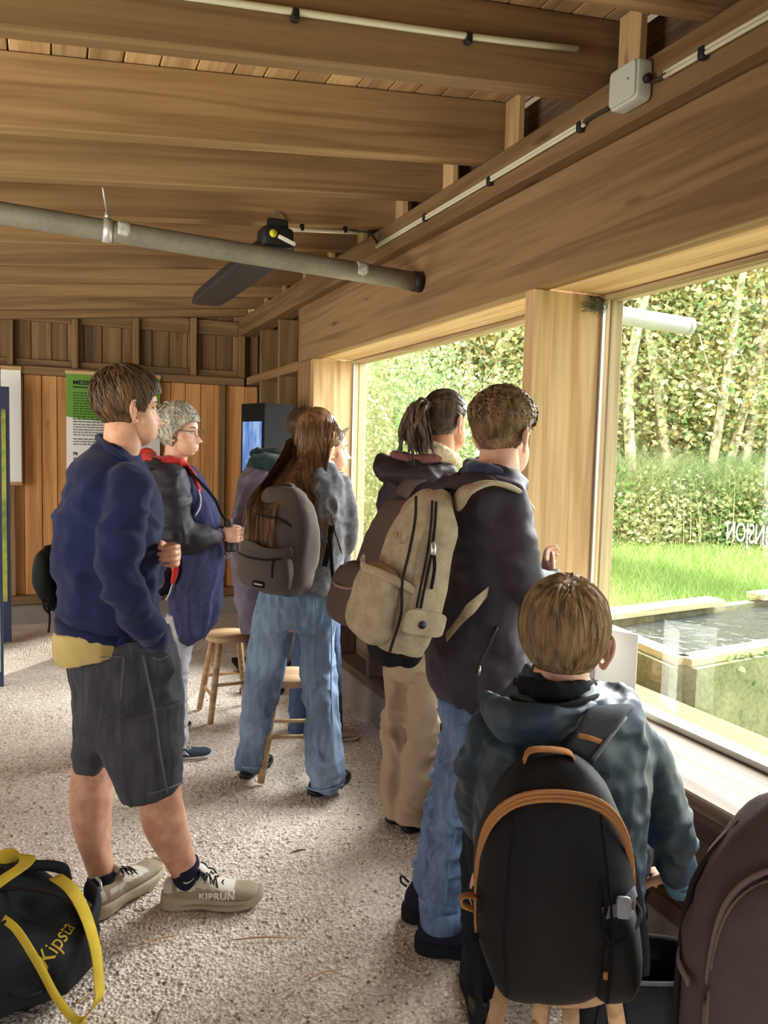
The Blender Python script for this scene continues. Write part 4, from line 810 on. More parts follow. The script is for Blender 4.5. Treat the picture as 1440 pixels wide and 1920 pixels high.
body([rows(d, tor, k=.78), limb(d, sl, k=.68), limb(d, sf, k=.68), rows(d, pel, k=.78), rows(d, nl, k=.5), rows(d, fl, k=.5), hd.neck(px(926, 892, d), .056)], [hd.skull(), hd.ear(1), hd.ear(-1), hw], M['skin_pale'], fg, .011)
hd.eyes(fg)
FADE = hairline([-.12, -.06, -.02, .006, .022, .034, .05, .066, .10], [-.062, -.056, -.036, .012, .016, .026, .042, .054, .060]); TOP = hairline([-.12, -.06, -.02, .006, .022, .034, .05, .066, .10], [.0, .01, .03, .038, .040, .042, .046, .054, .058])
M['hair_curly'] = hairmat('curly_brown_hair', srgb(140, 112, 78), srgb(72, 54, 36))
cp = lambda Q: np.clip((Q[:, 2]-.01)/.06, 0, 1)
M['hair_fade'] = hairmat('faded_sides', srgb(160, 126, 98), srgb(104, 80, 60), .7)
hh = hair('hair', [hd.cap(TOP, lambda P: .002+.019*cp(P), noise=.003), hd.strands(2300, 11, .0085, TOP, lambda Q, t: .004+.024*cp(Q)*(1-.2*t), lambda P, D, t: flow_from((0, -.06, .11))(P, D, t)*.7+np.array([0, .55, -.2]), .0044, curl=1.3, seed=31, stop=STOPT)], M['hair_curly'], fg)
hair('faded_sides', [hd.cap(FADE, lambda P: .0012+.010*cp(P), noise=.0008), hd.strands(1800, 4, .005, FADE, lambda Q, t: .0015+.011*cp(Q), lambda P, D, t: np.array([0, -.2, -1.])+0*P, .0018, seed=32, stop=STOP)], M['hair_fade'], hh)
M['plum_shell'] = fabric('plum_softshell', srgb(58, 50, 62), weave=1000., rough=.62, spec=.3, bump=.06); M['navy_hood'] = fabric('navy_jersey', srgb(52, 56, 84), weave=900., sheen=.2)
g = garment('jacket', [rows(d, tor), limb(d, sl), limb(d, sf)], M['plum_shell'], fg, .0095, 2, .009, (7, 7, 10), 20)
obj('pocket_zip', tube([px(u, v, d+q) for u, v, q in ((932, 1175, -.185), (918, 1205, -.187), (903, 1235, -.188), (892, 1262, -.186))], [.005]*4, n=8), M['black'], g)
obj('zip_puller', tube([px(900, 1248, d-.195), px(898, 1266, d-.198)], [.0035]*2, n=6), M['alu'], g)
garment('hood', [limb(d, [(880, 878, .03, 12), (888, 884, -.06, 17), (905, 882, -.115, 18), (935, 888, -.12, 16), (962, 912, -.07, 10)], ratio=1.1), limb(d, [(880, 872, .03, 14), (915, 872, .11, 16), (950, 890, .10, 12)])], M['navy_hood'], fg, .0075, 2, .006, (13, 13, 15), 21)
garment('outer_hood', [limb(d, [(852, 905, .02, 16), (872, 905, -.10, 20), (905, 908, -.15, 20), (945, 920, -.15, 15), (975, 938, -.11, 9)], ratio=1.0)], M['plum_dark'], fg, .0085, 2, .007, (11, 11, 13), 22)
g = garment('jeans', [rows(d, pel), rows(d, nl, e=2.3), rows(d, fl, e=2.3)], M['faded_denim'], fg, .008, 2, .014, (7, 7, 17), 23)
obj('hem', rows(d, [(1696, 784, 871, .082, -.01), (1727, 786, 871, .082, -.01)]), M['faded_denim'], g)
obj('side_seam', tube([px(u, v, d+q) for u, v, q in ((880, 1440, -.135), (866, 1500, -.125), (853, 1570, -.112), (840, 1640, -.10), (835, 1692, -.092))], [.003]*5, n=6), M['denim_stitch'], g)
M['navy_boot'] = fabric('navy_nubuck', srgb(40, 42, 58), weave=700., bump=.1); M['navy_sole'] = fabric('dark_rubber', srgb(36, 38, 46), weave=300.); M['tan_lace'] = fabric('tan_lace', srgb(196, 148, 96), weave=900.)
dr = nrm(np.array([.199, -.138, 0])); a = np.array([1.015, 2.085, 0]); shoe(fg, a, a+dr*.30, M['navy_boot'], M['navy_sole'], h=1.2, w=1.12, laces=M['tan_lace'], boot=.035, sole=.04)
a = np.array([1.045, 2.25, 0]); s_, fr, k = shoe(fg, a, a+dr*.30, M['navy_boot'], M['navy_sole'], h=1.2, w=1.12, laces=M['tan_lace'], boot=.035, sole=.04)
obj('pull_tab', tube(np.array([fr[0]+fr[2]*.008+fr[3]*.105, fr[0]-fr[2]*.012+fr[3]*.118, fr[0]-fr[2]*.010+fr[3]*.138, fr[0]+fr[2]*.014+fr[3]*.120]), [.004]*4, n=6), M['black'], s_)

# ---- boy seated on a stool
d = 1.6; B0 = px(1050, 1300, d); fg = figure('boy with straight light-brown hair in a dark teal jacket, sitting on a stool', B0)
f = nrm(adir(80)-Z3*.12); hd = Head(px(1057, 1204, d), f, up=nrm(Z3+FH*.1), size=1.065)
tor = [(1258, 985, 1105, .085), (1285, 960, 1125, .11), (1315, 920, 1168, .13), (1350, 898, 1208, .14), (1410, 888, 1222, .15), (1500, 885, 1215, .155), (1600, 885, 1208, .16), (1700, 892, 1204, .165), (1765, 905, 1195, .165)]
sl = [(1188, 1372, .0, 44), (1222, 1440, .02, 44), (1250, 1530, .05, 48), (1266, 1600, .09, 43), (1274, 1652, .15, 26)]; sf = [(912, 1372, .0, 40), (892, 1450, .05, 42), (908, 1540, .15, 40), (958, 1602, .30, 28)]
K1 = B0+FH*.34+RH*.27; K2 = B0+FH*.38-RH*.08; lgs = []
for K_, s_ in ((K1, .09), (K2, -.07)):
    h_ = np.array([B0[0], B0[1], .56])+RH*s_+FH*.02; k_ = np.array([K_[0], K_[1], .53]); a_ = np.array([K_[0], K_[1], .10])+FH*.06; lgs.append((h_, (h_+k_)/2+Z3*.02, k_+FH*.03-Z3*.03, (k_+a_)/2+FH*.01, a_))
pelv = ellipsoid(np.array([B0[0], B0[1], .57])+FH*.03, (.17, .15, .085), 20, 12, axes=[RH, FH, Z3])
lt = [tube(q, [.085, .078, .066, .060, .052], n=16, sub=4, cap=2, side=RH) for q in lgs]; ltk = [tube(q, [.062, .056, .048, .042, .038], n=14, sub=4, cap=2, side=RH) for q in lgs]
hn = [hand(px(1256, 1650, d+.20), FH*.85-Z3*.2, -Z3, -RH, .85, (.4,)*4), hand(px(965, 1600, d+.30), FH*.8+RH*.3-Z3*.2, -Z3, RH, .85, (.4,)*4)]
body([rows(d, tor, k=.78), limb(d, sl, k=.62), limb(d, sf, k=.62), hd.neck(px(1052, 1296, d), .048), pelv]+ltk, [hd.skull(), hd.ear(1)]+hn, M['skin_pale'], fg, .010)
BOY = hairline([-.12, -.06, -.02, .006, .022, .034, .05, .066, .10], [-.076, -.070, -.046, .004, .000, .020, .030, .034, .036])
M['hair_light'] = hairmat('light_brown_hair', srgb(172, 144, 106), srgb(104, 82, 56), .62)
w0 = (.004, -.055, .112); th = lambda P: .006+.012*np.clip((P[:, 2]+.06)/.14, 0, 1)
hair('hair', [hd.cap(BOY, th, noise=.003), hd.strands(4200, 11, .0098, BOY, lambda Q, t: .006+.015*np.clip((Q[:, 2]+.06)/.14, 0, 1), lambda P, D, t: flow_from(w0)(P, D, t)*.85+np.array([0, 0, -.35]), .0038, seed=41, jitter=.18, stop=STOPB)], M['hair_light'], fg)
M['teal_shell'] = fabric('dark_teal_shell', srgb(44, 66, 84), weave=1000., rough=.5, spec=.4, bump=.06, c2=srgb(22, 34, 46)); M['black_cloth'] = fabric('black_cloth', srgb(26, 28, 32), weave=900.)
g = garment('jacket', [rows(d, tor), limb(d, sl), limb(d, sf)], M['teal_shell'], fg, .0075, 2, .0075, (13, 13, 15), 24, .001)
garment('collar', [limb(d, [(972, 1282, .05, 15), (985, 1288, -.04, 20), (1020, 1296, -.105, 22), (1062, 1298, -.105, 21), (1098, 1290, -.05, 18), (1112, 1284, .04, 14)], ratio=.75)], M['black_cloth'], fg, .006, 2, .003, (16, 16, 16), 25)
h_ = garment('hood', [limb(d, [(918, 1318, .02, 22), (935, 1340, -.09, 36), (985, 1362, -.15, 46), (1050, 1352, -.15, 36), (1100, 1330, -.11, 22), (1128, 1316, -.03, 14)], ratio=.7)], M['teal_shell'], fg, .0065, 2, .008, (12, 12, 15), 26)
obj('elastic_edge', tube([px(u, v, d+q) for u, v, q in ((960, 1310, -.10), (1000, 1322, -.150), (1050, 1324, -.158), (1095, 1314, -.125), (1122, 1305, -.06))], [.006]*5, n=8), M['black_cloth'], h_)
obj('cuff', limb(d, [(1268, 1640, .13, 30), (1275, 1664, .16, 27)], cap=1), fabric('blue_lining', srgb(96, 142, 176)), g)
garment('trousers', [pelv]+lt, M['black_trousers'], fg, .009, 2, .006, (12, 12, 12), 27)
for K_ in (K1, K2): a = np.array([K_[0], K_[1], 0])+FH*.0; shoe(fg, a, a+FH*.24, M['black_leather'], M['navy_sole'], laces=M['cream'])
# ------------------------------------------------------------------ bags, stools, fittings
def ony(u, v, y): q = FW+RT*((u-720)/F_PX)-UP*((v-960)/F_PX); return EYE+q*(y/q[1])
def onx(u, v, x): q = FW+RT*((u-720)/F_PX)-UP*((v-960)/F_PX); return EYE+q*(x/q[0])
def packbody(w, d, h, e=3.4, taper=.16, sag=.25, lean=0.0, n=40, m=30):
    def f(V):
        t = V[:, 2]/h+.5; V[:, 0] *= 1-taper*np.clip((t-.55)/.45, 0, 1)**1.5; V[:, 1] *= (1-.35*np.clip((t-.4)/.6, 0, 1))*(1+.06*np.sin(t*PI))
        V[:, 1] += sag*d*.3*(1-t)-.0; V[:, 0] += lean*(t-.5); return V
    return superell(w, d, h, e, n, m, f)
def put_pack(name, label, o, X, Y, Z, w, d, h, m, amp=.006, mats=None, cut=None, seed=1, **kw):
    g = tag(empty(name, o), label, 'backpack'); fr = (np.array(o, float), nrm(X), nrm(Y), nrm(Z)); V, F = packbody(w, d, h, **kw)
    me = mesh('body', *xf((V, F), fr)); folds(me, amp, (13, 13, 9), .0006, seed); b = put('body', me, [m]+(mats or []), g)
    if cut is not None:
        L = np.asarray(V)[:, 2]; idx = [1 if max(L[i] for i in p.vertices) < cut else 0 for p in me.polygons]; me.polygons.foreach_set('material_index', idx)
    return g, fr, b
def loc(fr, P): P = np.asarray(P, float); return fr[0]+P[:, :1]*fr[1]+P[:, 1:2]*fr[2]+P[:, 2:3]*fr[3]

# grey pack of the long-haired girl
d = 3.48; f = adir(60); M['grey_pack'] = fabric('brown_grey_canvas', srgb(100, 92, 86), weave=600., var=.1, bump=.2)
M['zip_dark'] = fabric('dark_zip', srgb(48, 44, 42), weave=900.); M['strap_black'] = fabric('black_webbing', srgb(30, 30, 32), weave=700.)
g, fr, b = put_pack('backpack', 'brown-grey canvas backpack with a small black patch, worn by the long-haired girl', px(529, 1014, d-.215), side_of(f)*.99+Z3*-.05, -f, Z3*.99-f*.08+side_of(f)*.12, .32, .17, .45, M['grey_pack'], taper=.25, seed=51)
me = mesh('front_pocket', *xf(superell(.27, .085, .175, 3.2, 30, 16), (loc(fr, [(0, .098, -.105)])[0],)+fr[1:])); folds(me, .006, (14, 14, 14), .0005, 52); fp = put('front_pocket', me, M['grey_pack'], g)
obj('pocket_flap', tube(loc(fr, [(-.125, .10, -.03), (-.06, .128, -.018), (.02, .135, -.034), (.09, .125, -.03), (.128, .10, -.02)]), [(.022, .007)]*5, side=fr[3], n=10), M['grey_pack'], g)
obj('zip', tube(loc(fr, [(-.115, .128, -.055), (-.05, .143, -.062), (.03, .147, -.060), (.10, .134, -.048)]), [.0045]*4, n=8), M['zip_dark'], fp)
obj('zip_puller', tube(loc(fr, [(.075, .148, -.056), (.078, .156, -.085), (.076, .152, -.125)]), [(.006, .003)]*3, side=fr[1], n=8), M['zip_dark'], fp)
obj('patch', xf(superell(.062, .005, .028, 6, 16, 8), (loc(fr, [(.005, .143, -.165)])[0],)+fr[1:]), M['strap_black'], fp); obj('patch_print', xf(superell(.044, .003, .006, 6, 12, 6), (loc(fr, [(.006, .1465, -.165)])[0],)+fr[1:]), M['cream'], fp)
obj('seam', tube(loc(fr, [(-.10, .078, .11), (-.03, .092, .105), (.05, .088, .10), (.12, .065, .06), (.135, .06, .02)]), [.0045]*5, n=8), M['zip_dark'], g)
obj('haul_loop', ribbon(loc(fr, [(-.03, -.02, .205), (-.025, -.01, .235), (.025, -.01, .235), (.03, -.02, .205)]), .022, .004, fr[2]), M['grey_pack'], g)
obj('shoulder_strap', ribbon([px(580, 920, d-.16), px(598, 892, d-.11), px(622, 886, d-.04), px(640, 905, d-.0)], .05, .012, RH), M['grey_pack'], g)
obj('webbing', ribbon([px(622, 985, d-.15), px(616, 1030, d-.155), px(608, 1062, d-.16)], .024, .003, RH), M['strap_black'], g)
obj('strap_tail', ribbon([px(619, 1000, d-.155), px(622, 1060, d-.165), px(627, 1105, d-.16), px(626, 1122, d-.15), px(619, 1124, d-.15)], .016, .003, RH), M['strap_black'], g)

# brown pack of the woman with the ponytail
d = 3.06; f = adir(30); M['brown_pack'] = fabric('dark_brown_canvas', srgb(92, 76, 72), weave=700., var=.12)
g, fr, b = put_pack('backpack', 'dark brown backpack with a pale hem line, worn by the woman with the ponytail', px(728, 1052, d-.19), side_of(f), -f, Z3*.97+f*.24, .26, .17, .47, M['brown_pack'], taper=.3, seed=53)
me = mesh('front_pocket', *xf(superell(.235, .11, .22, 3.0, 30, 16), (loc(fr, [(0, .115, -.11)])[0],)+fr[1:])); folds(me, .005, (12, 12, 12), .0005, 54); fp = put('front_pocket', me, M['brown_pack'], g)
obj('hem', tube(loc(fr, [(-.09, .155, -.075), (-.02, .176, -.082), (.06, .168, -.08), (.115, .13, -.066), (.128, .06, -.055)]), [.0055]*5, n=8), fabric('pale_hem', srgb(150, 124, 104)), fp)
obj('side_fold', tube(loc(fr, [(.128, .02, .10), (.133, .06, .05), (.132, .09, -.02)]), [(.010, .006)]*3, side=fr[2], n=8), M['brown_pack'], g)
obj('shoulder_strap', ribbon([px(752, 930, d-.20), px(770, 905, d-.19), px(800, 895, d-.15)], .05, .012, RH), M['brown_pack'], g)

# beige pack of the tall boy
d = 2.29; f = adir(26); M['beige_pack'] = fabric('beige_melange', srgb(186, 170, 146), weave=420., var=.14, big=30., c2=srgb(146, 129, 106), bump=.25)
UPB = nrm(px(826, 935, d)-px(752, 1222, d)); Xb = nrm(side_of(f)-UPB*(side_of(f)@UPB)); Yb = np.cross(UPB, Xb); Yb = -Yb if Yb@f > 0 else Yb
g, fr, b = put_pack('backpack', 'beige melange backpack with a black base and snap flap, worn by the tall boy', px(774, 1082, d-.155), Xb, Yb, UPB, .235, .145, .475, M['beige_pack'], .006, [M['black_cloth']], -.178, 55, taper=.22)
me = mesh('front_pocket', *xf(superell(.205, .070, .205, 2.9, 30, 16), (loc(fr, [(0, .098, -.085)])[0],)+fr[1:])); folds(me, .008, (12, 12, 14), .0005, 56); fp = put('front_pocket', me, M['beige_pack'], g)
obj('pocket_rim', tube(loc(fr, [(-.09, .115, .012), (-.02, .140, .002), (.05, .135, .006), (.10, .10, .0), (.112, .05, -.016)]), [(.012, .006)]*5, side=UPB, n=10), M['beige_pack'], fp)
obj('front_seam', tube(loc(fr, [(.05, .078, .215), (.083, .082, .16), (.100, .085, .08), (.110, .088, .0), (.112, .07, -.08), (.113, .075, -.18)]), [.004]*6, n=8), M['zip_dark'], g)
for o_ in (.0, .012):
    obj('zip', tube(loc(fr, [(.070, .028+o_, .215), (.096, .030+o_, .16), (.1165, .030+o_, .08), (.1215, .028+o_, .0), (.122, .024+o_, -.055)]), [.0034]*5, n=8), M['zip_dark'], g)
obj('zip_puller', tube(loc(fr, [(.115, .034, .115), (.124, .032, .10), (.124, .031, .085)]), [.007, .008, .006], n=8), M['alu'], g); obj('zip_puller', tube(loc(fr, [(.120, .024, .085), (.129, .018, .05), (.131, .014, .0)]), [(.005, .004)]*3, n=8), M['strap_black'], g)
obj('side_flap', xf(superell(.010, .125, .066, 5, 20, 10), (loc(fr, [(.124, .004, -.092)])[0],)+fr[1:]), M['beige_pack'], g)
obj('snap', tube(loc(fr, [(.127, .012, -.095), (.1325, .012, -.095)]), [.0105]*2, n=16, sub=1), M['black'], g)
obj('shoulder_strap', ribbon([px(856, 944, d-.18), px(880, 918, d-.22), (px(920, 905, d-.20)), px(962, 918, d-.16), px(988, 950, d-.10)], .052, .014, RH*.4-FH*.9), M['beige_pack'], g)
obj('lower_strap', ribbon([px(838, 1194, d-.12), px(872, 1152, d-.20), px(905, 1118, d-.195), px(925, 1098, d-.13)], .030, .005, UPB), M['beige_pack'], g)
obj('haul_loop', ribbon(loc(fr, [(-.02, -.05, .225), (-.016, -.045, .25), (.016, -.045, .25), (.02, -.05, .225)]), .02, .004, fr[2]), M['strap_black'], g)
text_on('embroidery', b, 'HALLY', .036, loc(fr, [(-.055, .09, .085)])[0], fr[1], fr[3], fabric('tone_thread', srgb(160, 143, 118)), g, .0, .9, .0008)

# black pack of the seated boy
d = 1.6; M['black_pack'] = fabric('black_nylon', srgb(15, 15, 17), weave=900., rough=.65, spec=.3, bump=.1); M['tan'] = fabric('tan_tape', srgb(186, 132, 84), weave=600., bump=.3); M['grey_web'] = fabric('grey_webbing', srgb(120, 122, 130), weave=500.)
f = adir(86); o = px(1032, 1634, d-.265); g, fr, b = put_pack('backpack', 'black daypack with tan zip tape and tan haul loop on the seated boy', o, side_of(f), -f, Z3*.985-f*.0+f*.14, .265, .17, .40, M['black_pack'], .005, taper=.30, seed=57, e=2.7, sag=.2)
def locs(fr, P): return loc(fr, np.asarray(P, float)*np.array([.925, .85, .87]))
arc = [(-.136, .035, -.10), (-.138, .045, .02), (-.122, .060, .11), (-.075, .074, .165), (-.0, .080, .182), (.075, .072, .165), (.120, .058, .11), (.140, .040, .02), (.143, .03, -.09)]
for o_ in (-.0075, 0, .0075): obj('zip_tape', tube(locs(fr, [(x*(1+o_*1.0), y+.006, z+o_*1.1) for x, y, z in arc]), [.0038]*9, n=8), M['tan'], g)
obj('haul_loop', ribbon(locs(fr, [(-.055, .005, .212), (-.045, .018, .240), (-.005, .022, .246), (.03, .016, .238), (.04, .005, .214)]), .024, .004, fr[2]), M['tan'], g)
for sg in (-1, 1): obj('seam', tube(locs(fr, [(sg*.075, .083, .150), (sg*.085, .108, .05), (sg*.092, .118, -.06), (sg*.085, .118, -.17)]), [.003]*4, n=6), M['strap_black'], g)
me = mesh('side_pocket', *xf(superell(.075, .115, .15, 3.0, 24, 14), (locs(fr, [(.108, .042, -.112)])[0],)+fr[1:])); folds(me, .004, (14, 14, 14), .0004, 58); sp = put('side_pocket', me, M['black_pack'], g)
obj('pocket_rim', tube(locs(fr, [(.085, .108, -.075), (.125, .095, -.058), (.155, .05, -.045), (.15, .01, -.04)]), [.004]*4, n=8), M['strap_black'], sp); obj('pocket_tag', xf(superell(.012, .004, .012, 6, 10, 6), (locs(fr, [(.085, .112, -.125)])[0],)+fr[1:]), M['tan'], sp)
cs = obj('compression_strap', ribbon(locs(fr, [(.075, .118, -.012), (.105, .108, -.006), (.140, .075, .010)]), .020, .003, fr[3]), M['grey_web'], g)
obj('buckle', xf(superell(.024, .009, .034, 5, 16, 8), (locs(fr, [(.112, .108, -.004)])[0], fr[1], fr[2], fr[3])), fabric('pale_buckle', srgb(170, 172, 182), rough=.4, spec=.5), cs)
obj('bungee_cord', tube(locs(fr, [(.070, .118, .045), (.080, .123, .01), (.074, .126, -.03), (.086, .124, -.06)]), [.003, .004, .003, .004], n=6), M['strap_black'], g)
obj('shoulder_strap', tube([px(1088, 1418, d-.20), px(1112, 1375, d-.185), px(1140, 1337, d-.14), px(1160, 1330, d-.05), px(1168, 1352, d+.03)], [(.030, .009)]*5, side=RH+FH*.2, n=12, e=4), fabric('grey_black_strap', srgb(70, 72, 78), weave=500.), g)
obj('strap_edge', tube([px(1112, 1424, d-.212), px(1140, 1386, d-.195), px(1172, 1345, d-.14)], [.0045]*3, n=8), M['grey_web'], g); obj('strap_band', ribbon([px(1083, 1379, d-.203), px(1106, 1384, d-.204), px(1128, 1392, d-.197)], .010, .004, Z3), M['tan'], g)
obj('hip_strap', ribbon(locs(fr, [(.15, -.03, .03), (.165, -.02, -.06), (.178, -.02, -.15), (.178, -.02, -.20)]), .026, .004, fr[1]-fr[2]*.6), M['strap_black'], g)
obj('strap_tail', ribbon(locs(fr, [(-.140, .05, -.10), (-.135, .07, -.17), (-.128, .06, -.24), (-.134, .05, -.30), (-.128, .05, -.36), (-.131, .05, -.40)]), .014, .003, fr[1]), M['strap_black'], g)
obj('side_tab', ribbon(locs(fr, [(-.140, .05, -.03), (-.162, .07, -.022), (-.166, .075, -.034), (-.145, .06, -.05)]), .016, .003, fr[2]), M['tan'], g)
M['pouch'] = fabric('black_polyester', srgb(24, 24, 24), weave=700., rough=.7)

# brown-grey pack standing on the stool at the right edge
d = 1.12; c = px(1520, 1700, d); M['taupe_pack'] = fabric('taupe_canvas', srgb(92, 80, 77), weave=420., var=.1, bump=.25, big=20.); M['taupe_pipe'] = fabric('taupe_piping', srgb(128, 114, 110), weave=500.)
f = adir(72); o = np.array([c[0], c[1], .470+.275]); g, fr, b = put_pack('backpack', 'large taupe backpack with piped edges standing on a stool by the sill', o, side_of(f), -f, Z3, .345, .24, .55, M['taupe_pack'], .005, taper=.32, seed=61, e=2.9, sag=.1)
pn = [(-.125, .105, -.26), (-.138, .108, -.10), (-.136, .106, .05), (-.115, .100, .14), (-.06, .095, .188), (.02, .093, .196), (.10, .095, .17), (.135, .10, .10), (.138, .106, -.1)]
obj('front_panel', xf(superell(.285, .07, .46, 3.0, 34, 20), (loc(fr, [(0, .098, -.035)])[0],)+fr[1:]), M['taupe_pack'], g)
for o_ in (0, .010): obj('piping', tube(loc(fr, [(x*(1+o_*2.4), y-o_*.6, z+o_*1.2) for x, y, z in pn]), [.0042]*9, n=8), M['taupe_pipe'], g)
obj('side_zip', tube(loc(fr, [(-.168, .02, -.24), (-.176, .022, -.05), (-.160, .01, .12), (-.10, .0, .22)]), [.005]*4, n=8), M['zip_dark'], g)
obj('side_strap', ribbon(loc(fr, [(-.166, .0, .02), (-.178, .04, .015), (-.165, .085, .01)]), .014, .004, fr[3]), M['taupe_pipe'], g); obj('zip_puller', tube(loc(fr, [(-.172, .06, -.10), (-.174, .07, -.118)]), [.005, .004], n=8), M['cream'], g)
obj('logo_bar', tube(loc(fr, [(-.02, .137, .055), (.03, .137, .052)]), [.006]*2, n=8), M['taupe_pipe'], g)

# small black pouch at the young man's back
d = 2.53; g = tag(empty('pouch', px(92, 1085, d+.05)), 'small black drawstring pouch hanging behind the back of the navy-sweatshirt man', 'pouch')
me = mesh('body', *rows(d+.03, [(1030, 84, 106, .03), (1040, 74, 113, .06), (1065, 68, 118, .075), (1095, 69, 118, .075), (1120, 75, 117, .06), (1133, 82, 108, .035)], n=24, cap=2)); folds(me, .004, (16, 16, 12), .0004, 63); put('body', me, M['pouch'], g)
for k_, P_ in enumerate(([(86, 1132, 0), (92, 1146, 0), (93, 1165, .0), (91, 1186, .0)], [(95, 1136, 0), (106, 1150, -.01), (114, 1163, -.02)], [(80, 1124, -.03), (83, 1140, -.03), (92, 1150, 0)])): obj('drawstring', tube([px(u, v, d+q) for u, v, q in P_], [.0035]*len(P_), n=6), M['strap_black'], g)

# binoculars held by the older woman
d = 3.76; g = tag(empty('binoculars', px(432, 1003, d)), 'black binoculars held upright in the older woman\'s hand', 'binoculars')
for q in (-.045, .03):
    obj('barrel', tube([px(428, 974, d+q), px(429, 982, d+q), px(431, 1005, d+q), px(432, 1022, d+q), px(433, 1034, d+q)], [.017, .0185, .020, .023, .025], n=18, sub=2), mat('rubber_black', srgb(34, 34, 36), .6, .4) if q < 0 else M['black'], g)
obj('bridge', tube([px(430, 992, d-.045), px(430, 992, d+.03)], [.012]*2, n=12, sub=1), M['black'], g); obj('cap', tube([px(424, 1034, d-.05), px(431, 1041, d-.05), px(429, 1046, d-.05), px(419, 1041, d-.05)], [.005, .007, .007, .005], n=10), fabric('grey_cap', srgb(120, 122, 132)), g)
obj('neck_strap', ribbon([px(360, 888, d-.13), px(378, 907, d-.17), px(402, 935, d-.16), px(414, 962, d-.12), px(425, 977, d-.05)], .014, .004, RH), M['strap_black'], g)

# duffel bag
oc = EYE*0+FH*2.13+RH*(-1.10); g = tag(empty('duffel_bag', (oc[0], oc[1], 0)), 'black sports duffel bag with yellow webbing handles on the gravel', 'bag')
A = nrm(RH*.97-FH*.22); Bd = nrm(np.cross(Z3, A)); fr = (np.array([oc[0], oc[1], .130]), A, Bd, Z3)
def duf(V):
    t = V[:, 0]/.33; V[:, 2] += .030*np.sin(t*5+1)*(V[:, 2] > 0)-.02*np.clip(t-.55, 0, 1)*(V[:, 2] > 0); V[:, 1] *= 1-.10*np.clip(t-.4, 0, 1); V[:, 2] = np.maximum(V[:, 2], -.126); return V
M['duffel'] = fabric('black_duffel', srgb(42, 45, 48), weave=800., rough=.75, var=.1, bump=.15); M['yellow_web'] = fabric('yellow_webbing', srgb(222, 196, 74), weave=500., big=12., c2=srgb(186, 156, 52))
me = mesh('body', *xf(superell(.68, .44, .275, 2.7, 56, 40, duf), fr)); folds(me, .016, (6, 6, 7), .001, 71); put('body', me, M['duffel'], g)
obj('top_zip', tube(loc(fr, [(-.25, .02, .172), (-.1, .0, .178), (.05, -.03, .160), (.17, -.0, .158), (.27, .03, .125), (.325, .03, .07)]), [.006]*6, n=8), M['zip_dark'], g)
obj('seam', tube(loc(fr, [(-.3, -.19, .085), (-.15, -.196, .085), (.0, -.185, .092), (.12, -.15, .115), (.2, -.09, .135)]), [.005]*5, n=8), M['zip_dark'], g)
obj('fold', tube(loc(fr, [(.05, .05, .165), (.12, .10, .165), (.16, .16, .13), (.15, .2, .07)]), [(.016, .012)]*4, n=10), M['duffel'], g)
obj('end_pocket', tube(loc(fr, [(.26, .13, .10), (.31, .10, .09), (.335, .03, .05)]), [(.03, .012)]*3, side=Z3, n=12), M['duffel'], g); obj('zip_puller', tube(loc(fr, [(.275, .15, .125), (.295, .14, .118), (.305, .128, .10)]), [.0045]*3, n=6), M['grey_metal'], g)
obj('carry_handle', ribbon(loc(fr, [(.03, -.19, .09), (.06, -.15, .15), (.115, -.05, .195), (.125, .04, .20), (.08, .10, .19), (.0, .1, .17), (-.04, .08, .14)]), .042, .004, A), M['yellow_web'], g)
obj('end_handle', ribbon(loc(fr, [(.19, .085, .150), (.26, .055, .140), (.325, .02, .10), (.375, -.01, .03), (.40, -.035, -.03), (.412, -.05, -.062), (.408, -.07, -.085), (.385, -.085, -.118)]), .042, .004, Bd), M['yellow_web'], g)
obj('end_strap', ribbon(loc(fr, [(.17, -.105, .135), (.22, -.115, .115), (.29, -.125, .04), (.335, -.12, -.04), (.375, -.105, -.10), (.392, -.08, -.118)]), .020, .004, Bd*.5+Z3*.8), M['yellow_web'], g)
text_on('lettering', [q for q in g.children if q.name.startswith('body')][0], 'Kipsta', .062, loc(fr, [(.30, -.115, .02)])[0], Bd*.95+Z3*.30, Z3*.55-A*.80, M['yellow_web'], g, .0, .85, .0015)
# stools
def stool(c, label, rot=0.0, h=.465, r=.132, proto=None):
    if proto is not None:
        t = proto.copy(); COL.objects.link(t); t.location = (c[0], c[1], 0); t.rotation_euler = (0, 0, rot); t['label'] = label
        for ch in proto.children:
            q = ch.copy(); COL.objects.link(q); q.parent = t
        return t
    t = tag(empty('stool', (0, 0, 0)), label, 'stool', 'round beech stools'); prof = [(0, 0), (r*.86, 0), (r*.97, .006), (r, .016), (r*.985, .028), (r*.93, .036), (0, .037)]; V, F = [], []; n = 40
    for a in range(n):
        for x, z in prof[1:-1]: V.append((x*math.cos(2*PI*a/n), x*math.sin(2*PI*a/n), h-.037+z))
    m = len(prof)-2
    for a in range(n):
        for k in range(m-1): F.append((a*m+k, (a+1) % n*m+k, (a+1) % n*m+k+1, a*m+k+1))
    F.append(tuple(a*m+m-1 for a in range(n))); F.append(tuple(a*m for a in range(n-1, -1, -1))); obj('seat', (V, F), M['beige_wood'], t)
    L = lambda a, z: np.array([math.cos(a), math.sin(a), 0])*(.098+.092*(1-z/h))+Z3*z
    for k in range(4):
        a = PI/4+k*PI/2; obj('leg', tube([L(a, .008), L(a, .2), L(a, h-.034)], [.0155, .0185, .0165], n=14), M['beige_wood'], t); z = .145 if k % 2 else .205
        obj('stretcher', tube([L(a, z), L(a+PI/2, z)], [.0095]*2, n=10, sub=3), M['beige_wood'], t)
    t.location = (c[0], c[1], 0); t.rotation_euler = (0, 0, rot); return t
st = stool(gz(430, 1186, .465), 'round beech stool standing empty between the older woman and the long-haired girl', .05)
